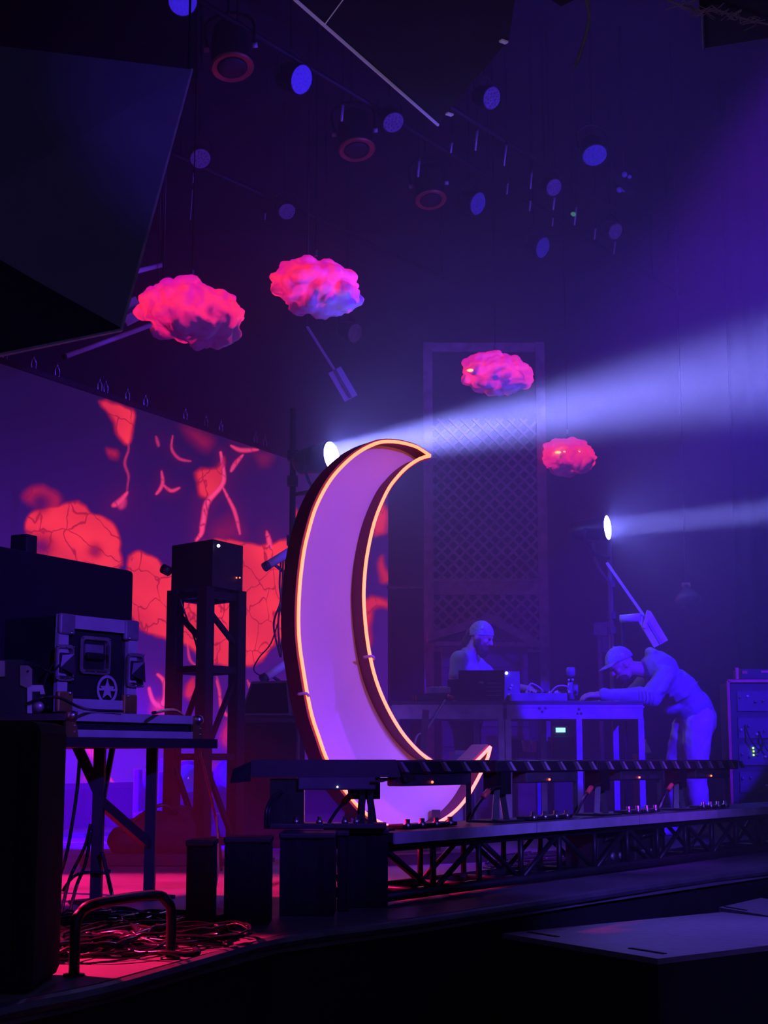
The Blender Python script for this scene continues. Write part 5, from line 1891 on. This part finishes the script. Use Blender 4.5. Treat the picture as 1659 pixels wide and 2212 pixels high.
for k in range(13):
    t = -1.15 + 2.3 * k / 12
    p_ = hc + hu * .040 + cf_ * (.105 * math.cos(t)) + hl * (.094 * math.sin(t))
    q_ = hc + hu * .022 + cf_ * (.105 + .085 * math.cos(t * 1.3)) * 1.0 + hl * (.094 * math.sin(t))
    bpts.append(p_)
    bp2.append(q_)
part('brim', MB().prism(bpts + list(reversed(bp2)), cu_ * .010), cap_m, cp)
part('patch', MB().lathe(hc + hu * .065 + hl * .094 - hf * .02, hl, [(0, .018), (.006, .018), (.008, .014)], 14), lilac_w, cp, True)
part('top_button', MB().ell(hc + hu * .032 + cu_ * .122, .010, 8, 6), cap_m, cp, True)
mb = MB()
mb.ell(hc + hf * .052 - hu * .085, (.055, .060, .050), 14, 9, (hf, hl, hu))
mb.ell(hc + hf * .070 - hu * .112, (.030, .036, .035), 14, 9, (hf, hl, hu))
part('beard', blob(mb, .009, 2, [('CLOUDS', .02, .008)]), hair_m, person, True)

# ================================================================== CEILING: PANELS, PIPES, LANTERNS
# tilted dark blue panel, top left
pn = thing('acoustic_baffle', 'large dark blue tilted panel hanging at the top left', 'panel', P(262, 713, 7.6))
A_, B_, D_, E_ = P(415, 150, 9.0), P(262, 713, 7.9), P(-140, 82, 8.4), P(-140, 480, 7.6)
pface = mat('dull_panel_paint', (.20, .20, .22), .7, 0, .1, 2)
part('front_sheet', MB().prism([A_, B_, E_, D_], (-.05, .25, .05)), pface, pn)
C_ = P(-140, 796, 6.2)
part('underside_sheet', MB().prism([B_, C_, E_ + V((0, 0, -.02)), ], (0, .02, .02)), ceil_m, pn)
part('edge_strip', MB().cyl(A_, B_, .008, n=8), mat('worn_edge', (.5, .42, .42), .5), pn)
part('edge_strip', MB().cyl(B_, C_, .009, n=8), mat('worn_edge', (.5, .42, .42), .5), pn)
for q in (A_, D_):
    part('hanger_wire', MB().cyl(q + V((-.04, .15, .02)), V((q.x - .04, q.y + .15, 7.85)), .008, n=6), blackm, pn)
# black panel with the pale edge, top centre
bp = thing('black_ceiling_panel', 'black flat ceiling panel with a pale edge strip given a faint glow at the top', 'panel', F(900, 100, 5.0))
pl = [F(636, -4, 5.0), F(946, 268, 5.0), F(1100, 84, 5.0), F(1130, -120, 5.0), F(760, -260, 5.0)]
part('sheet', MB().prism(pl, (0, 0, .18)), ceil_m, bp)
ed = mat('glowing_pale_edge', (.75, .68, .75), .5, 0, .05, 4, (.6, .45, .75), .10)  # strip, clips and seam glow faintly, though no lamp is there
part('edge_strip', MB().cyl(pl[0] - V((0, 0, .006)), pl[1] - V((0, 0, .006)), .011, n=8), ed, bp)
for (x_, y_) in ((1088, 90), (971, 247)):
    part('edge_clip', MB().box(F(x_, y_, 4.99), (.05, .03, .012), (V((.8, .6, 0)), V((-.6, .8, 0)), ZX)), ed, bp)
part('seam', MB().cyl(F(700, 55, 4.992), F(745, -6, 4.992), .004, n=6), ed, bp)
for p_ in pl[:4]:
    q = p_.lerp(F(900, 60, 5.0), .15)
    part('hanger_wire', MB().cyl(V((q.x, q.y, 5.18)), V((q.x, q.y, 7.85)), .006, n=6), blackm, bp)
# dark box top right with dry twigs
tb_ = thing('black_ceiling_box', 'black box hanging in the top right corner', 'box', F(1600, 60, 4.4))
pl = [F(1517, 105, 4.4), F(1760, 66, 4.4), F(1760, -150, 4.4), F(1500, -150, 4.4)]
part('body', MB().prism(pl, (0, 0, .5)), ceil_m, tb_)
part('corner_bar', MB().cyl(F(1520, 104, 4.395), F(1516, 10, 4.395), .01, n=8), black, tb_)
part('hanger_wire', MB().cyl(F(1640, 40, 4.4) + V((0, 0, .5)), V((F(1640, 40, 4.4).x, F(1640, 40, 4.4).y, 7.85)), .008, n=6), blackm, tb_)
tag(part('dark_beam_end', MB().prism([F(1190, 0, 4.6), F(1212, 14, 4.6), F(1245, -2, 4.6), F(1235, -60, 4.6), F(1190, -60, 4.6)], (0, 0, 3.2)), ceil_m), 'dark beam end poking in at the top edge beside the frayed rope', 'beam')
tw_m = mat('dry_fibre', (.34, .30, .28), .8)
rng = random.Random(21)
tv = MB()
main = [(1440, 0), (1475, 12), (1510, 22), (1545, 22), (1580, 32), (1620, 44), (1659, 52), (1700, 60)]
tv.tube([F(x_, y_, 4.385) for x_, y_ in main], .006, 5, 4)
for k in range(46):
    i = rng.randrange(1, 6)
    x_, y_ = main[i]
    x_ += rng.uniform(-14, 14)
    y_ += rng.uniform(-6, 6)
    a = F(x_, y_, 4.385)
    m1 = F(x_ + rng.uniform(-20, 20), y_ + rng.uniform(-8, 12), 4.37)
    m2 = F(x_ + rng.uniform(-34, 34), y_ + rng.uniform(-14, 20), 4.36)
    tv.tube([a, m1, m2], .0022, 4, 3)
tag(part('dry_vine', tv, tw_m, None, True), 'dry stringy vine clinging under the top right box', 'vine')
rp = MB()
rp.tube([F(1277, -30, 4.6), F(1270, 10, 4.5), F(1273, 40, 4.4), F(1263, 85, 4.25), F(1250, 125, 4.12), F(1244, 138, 4.08)], .010, 6, 5)
rp.tube([F(1262, -30, 4.6), F(1268, 8, 4.5), F(1273, 40, 4.4)], .008, 6, 5)
rp.tube([F(1250, 125, 4.12), F(1243, 142, 4.05), F(1241, 152, 4.0)], .004, 5, 4)
tag(part('frayed_rope', rp, tw_m, None, True), 'frayed pale rope end dangling from the ceiling', 'rope')

# pipes
PZ = 6.15
for k, (xa, ya, xb, yb, lab) in enumerate([(330, -60, 1480, 640, 'black lighting pipe carrying the blue-faced lanterns'), (700, 60, 1500, 560, 'black lighting pipe over the hanging rods, right of the lanterns'), (300, 300, 1010, 620, 'black lighting pipe above the clouds')]):
    a, b_ = F(xa, ya, PZ + .22), F(xb, yb, PZ + .22)
    o = thing('lighting_pipe', lab, 'pipe', (a + b_) / 2, 'overhead lighting pipes')
    part('tube', MB().cyl(a, b_, .024, n=10), black, o, True)
    for t in (.1, .5, .9):
        q = a.lerp(b_, t)
        part('hanger', MB().cyl(q, V((q.x, q.y, 7.85)), .008, n=6), blackm, o)


def par(x, y, ra, label, m, d=(.35, -.75, -.55), z=None, group='round-faced stage lanterns'):
    z = z or PZ
    q = F(x, y, z)
    d = V(d).normalized()
    o = thing('stage_lantern', label, 'stage light', q, group)
    R = ra
    h = part('can', MB().lathe(q - d * R * 2.2, d, [(0, R * .5), (R * .3, R * .8), (R * .8, R * .98), (R * 2.2, R * 1.05), (R * 2.25, R * .98), (R * 2.1, R * .95)], 20), blackm, o, True, None, 40)
    part('led_face', MB().lathe(q - d * R * .06, d, [(0, R * .96), (R * .06, R * .9)], 20), m, h)
    if R > .07:
        for i in range(19):
            t = i * 2.39996
            rr2 = R * .80 * math.sqrt((i + .3) / 19)
            x2, y2, _ = frame(d)
            c = q + d * R * .02 + x2 * (rr2 * math.cos(t)) + y2 * (rr2 * math.sin(t))
            part('led_lens', MB().ell(c, R * .11, 8, 5), m, h, True)
    sd = d.cross(ZX).normalized()
    pv = q - d * R * 1.1
    part('yoke', MB().tube([pv + sd * R * 1.1, pv + sd * R * 1.15 + ZX * R * 1.3, pv + ZX * R * 1.9, pv - sd * R * 1.15 + ZX * R * 1.3, pv - sd * R * 1.1], R * .09, 6, 4), black, o, True)
    part('hanging_rod', MB().cyl(pv + ZX * R * 1.9, V((pv.x, pv.y, 7.85)), .010, n=6), black, o)


par(395, 3, .11, 'blue-faced stage lantern cut off by the top edge', ledblue, (.2, -.8, -.6))
par(652, 172, .125, 'brightest oval blue-faced stage lantern near the pale-edged panel', ledblue, (.75, -.62, -.45))
par(1033, 440, .12, 'oval blue-faced stage lantern amid the hanging rods', ledblue2, (.75, -.62, -.45))
par(1173, 535, .12, 'lowest oval blue-faced stage lantern right of the rods', ledblue2, (.75, -.62, -.45))
par(767, 720, .11, 'dim oval stage lantern below the second cloud', ledpurple, (.75, -.62, -.4), 5.2)
par(1285, 336, .12, 'wide dim blue stage lantern at upper right', ledblue2, (.1, -.6, -.8))
par(1063, 212, .10, 'dim violet stage lantern below the black ceiling panel', ledpurple, (.6, -.7, -.45))
par(620, 457, .09, 'dim violet stage lantern above the second cloud', ledpurple, (.2, -.7, -.6))
par(433, 343, .10, 'dim violet stage lantern right of the blue panel', ledpurple, (.2, -.7, -.6))
par(850, 265, .10, 'dim violet stage lantern under the pale edge strip', ledpurple, (.3, -.6, -.7))
par(1197, 405, .09, 'dim violet stage lantern above the two middle rods', ledpurple, (.4, -.7, -.5))
par(1330, 500, .09, 'dim violet stage lantern above the last rod', ledpurple, (.4, -.7, -.5))
q = F(1348, 395, PZ)
o = thing('spot_cluster', 'cluster of four small blue spots at upper right', 'stage light', q)
part('bar', MB().bar(q + V((-.12, .05, .12)), q + V((.12, .05, -.12)), .05), black, o)
for (x_, y_, rr2) in ((1349, 377, .028), (1360, 382, .02), (1338, 410, .030), (1348, 411, .02)):
    part('spot', MB().ell(F(x_, y_, PZ), rr2, 10, 7), ledblue2, o, True)
part('hanging_rod', MB().cyl(q + V((0, .05, 0)), V((q.x, q.y + .05, 7.85)), .012, n=6), black, o)
# big down-pointing drum lanterns whose rims have the video wall's red light painted on
for (x_, y_, R, lab) in ((502, 148, .165, 'big black drum lantern with rim coloured as if lit red near the blue panel'), (771, 326, .16, 'big black drum lantern with rim coloured as if lit red at the upper middle'), (931, 434, .15, 'big black drum lantern with rim coloured as if lit red above the rods')):
    q = F(x_, y_, 6.0)
    o = thing('drum_lantern', lab, 'stage light', q, 'amber-rimmed drum lanterns')
    d = V((.10, -.28, -.95)).normalized()
    h = part('drum', MB().lathe(q - d * R * 2.6, d, [(0, R * .4), (R * .2, R * .8), (R * 1.2, R * .98), (R * 2.45, R * 1.0)], 24), black, o, True, None, 40)
    part('red_lit_amber_rim', MB().lathe(q - d * R * .18, d, [(0, R * 1.02), (R * .10, R * 1.05), (R * .18, R * .98), (R * .12, R * .74), (R * .0, R * .66)], 24), orange_l, h, True, None, 40)
    part('dark_lens', MB().lathe(q - d * R * .05, d, [(0, R * .72), (R * .06, R * .70), (R * .10, R * .45)], 20), black, h, True)
    sd = d.cross(V((0, 1, 0))).normalized()
    pv = q - d * R * 1.3
    part('yoke', MB().tube([pv + sd * R * 1.1, pv + sd * R * 1.15 - d * R * 1.6, pv - d * R * 2.2, pv - sd * R * 1.15 - d * R * 1.6, pv - sd * R * 1.1], R * .08, 6, 4), blackm, o, True)
    for s in (-1, 1):
        part('yoke_knob', MB().cyl(pv + sd * s * R * 1.05, pv + sd * s * R * 1.3, R * .13, n=10), lilac_w, o, True)
    part('hanging_rod', MB().cyl(pv - d * R * 2.1, V(((pv - d * R * 2.1).x, (pv - d * R * 2.1).y, 7.85)), .012, n=6), black, o)
# pale rod pieces shaped as the lit streaks only, black wire for the rest
rods = [(740, 226, 738, 262, .016), (905, 346, 903, 382, .016), (976, 307, 974, 330, .013), (1031, 281, 1027, 325, .013), (1094, 312, 1089, 358, .011), (1149, 371, 1146, 408, .011), (1146, 432, 1144, 456, .012),
        (1198, 425, 1195, 453, .012), (1195, 469, 1193, 489, .010), (1245, 446, 1241, 486, .012), (1287, 492, 1284, 517, .012), (1329, 520, 1326, 549, .012), (419, 372, 417, 395, .012), (416, 408, 411, 475, .007),
        (573, 458, 572, 475, .010), (1097, 395, 1095, 420, .010)]
where = ['beside the upper middle drum lantern', 'above the drum lantern over the rods', 'short and bright under the panel corner', 'longest and brightest right of the panel corner', 'faint, right of the longest bright one', 'upper one of the fifth pair', 'lower one of the fifth pair',
         'upper one of the sixth pair', 'lower one of the sixth pair', 'bright one above the lowest lantern', 'short one right of the green spot', 'last one at far right', 'short one beside the blue panel', 'long thin one beside the blue panel',
         'short one above the second cloud', 'short one below the faint one']
rod_m = mat('rod_lit_pale', (.6, .6, .65), .45, .2)
for (xa, ya, xb, yb, rr2), w_ in zip(rods, where):
    a = F(xa, ya, PZ + .1)
    b_ = V(P(xb, yb, a.y))
    o = thing('hanging_rod', 'blue-lit stretch of a hanging rod, ' + w_, 'rod', b_, 'blue-lit hanging rods')
    part('rod', MB().cyl(a, b_, rr2, rr2 * .7, 10), rod_m, o, True)
    part('collar', MB().cyl(a + V((0, 0, .02)), a - V((0, 0, .01)), rr2 * 1.4, n=10), black, o, True)
    part('wire', MB().cyl(a, V((a.x, a.y, 7.85)), .004, n=5), black, o)
q = F(1236, 462, PZ)
o = thing('indicator_lamp', 'tiny green indicator lamp beside a hanging rod', 'indicator', q)
part('lamp', MB().lathe(q, V((.2, -.9, -.4)), [(0, .018), (.05, .024), (.055, .02)], 10), mat('dim_green', (.1, .3, .12), .4, 0, 0, 5, (.08, .35, .1), .5), o, True)
part('wire', MB().cyl(q, V((q.x, q.y, 7.82)), .004, n=5), black, o)
q = P(1485, 1285, 15.0)
o = thing('wall_lantern', 'dim hooded lantern hanging on the dark right side', 'stage light', q)
d = V((0, -.5, -.85)).normalized()
part('hood', MB().lathe(q - d * .10, d, [(0, .03), (.05, .05), (.16, .13), (.2, .10)], 16), grey, o, True)
part('clamp', MB().box(q - d * .12, (.08, .05, .04)), mat('pinkish_clamp', (.6, .3, .35), .5), o)
part('hanging_rod', MB().cyl(q - d * .12, V((q.x, q.y + .06, 7.85)), .008, n=6), black, o)

# ================================================================== AUDIENCE FLOOR: SUBWOOFERS
SZ = -0.10
sub_m = mat('sub_top_lit', (.16, .15, .17), .5, 0, .15, 20, bump=.15)  # paler top paints in the light falling on the black boxes


def sub(label, left, near, far):
    a, b_, c = left, near, far
    d = a + (c - b_) if False else None
    # left, near and far-left corners known: far = opposite of near
    e1_ = b_ - a
    e2_ = c - a
    e1_.z = e2_.z = 0
    e2_ = e2_ - e1_ * (e2_.dot(e1_) / e1_.dot(e1_)) * .25
    quad = [a, a + e1_, a + e1_ + e2_, a + e2_]
    o = thing('subwoofer', label, 'subwoofer', (quad[0] + quad[2]) / 2 + V((0, 0, LOWZ - SZ)), 'subwoofers on the audience floor')
    body = part('cabinet', MB().prism([p_ + V((0, 0, -.02)) for p_ in quad], (0, 0, LOWZ - SZ + .02)), black, o)
    part('top_panel', MB().prism(quad, (0, 0, -.02)), sub_m, o)
    for u_, v_ in ((.82, .08), (.82, .88), (.15, .08)):
        c0_ = quad[0] + e1_ * u_ + e2_ * v_
        part('grip_slot', MB().box(c0_ + V((0, 0, .001)), (.20, .022, .004), (e1_.normalized(), e2_.normalized(), ZX)), matte, o)
    return o


sub('large black subwoofer with flat top painted pale as if lit in the lower right', F(1085, 2016, SZ), F(1421, 2071, SZ), F(1537, 1967, SZ))
sub('black subwoofer behind the first one at the right edge', F(1553, 1960, SZ), F(1760, 1995, SZ), F(1614, 1935, SZ))
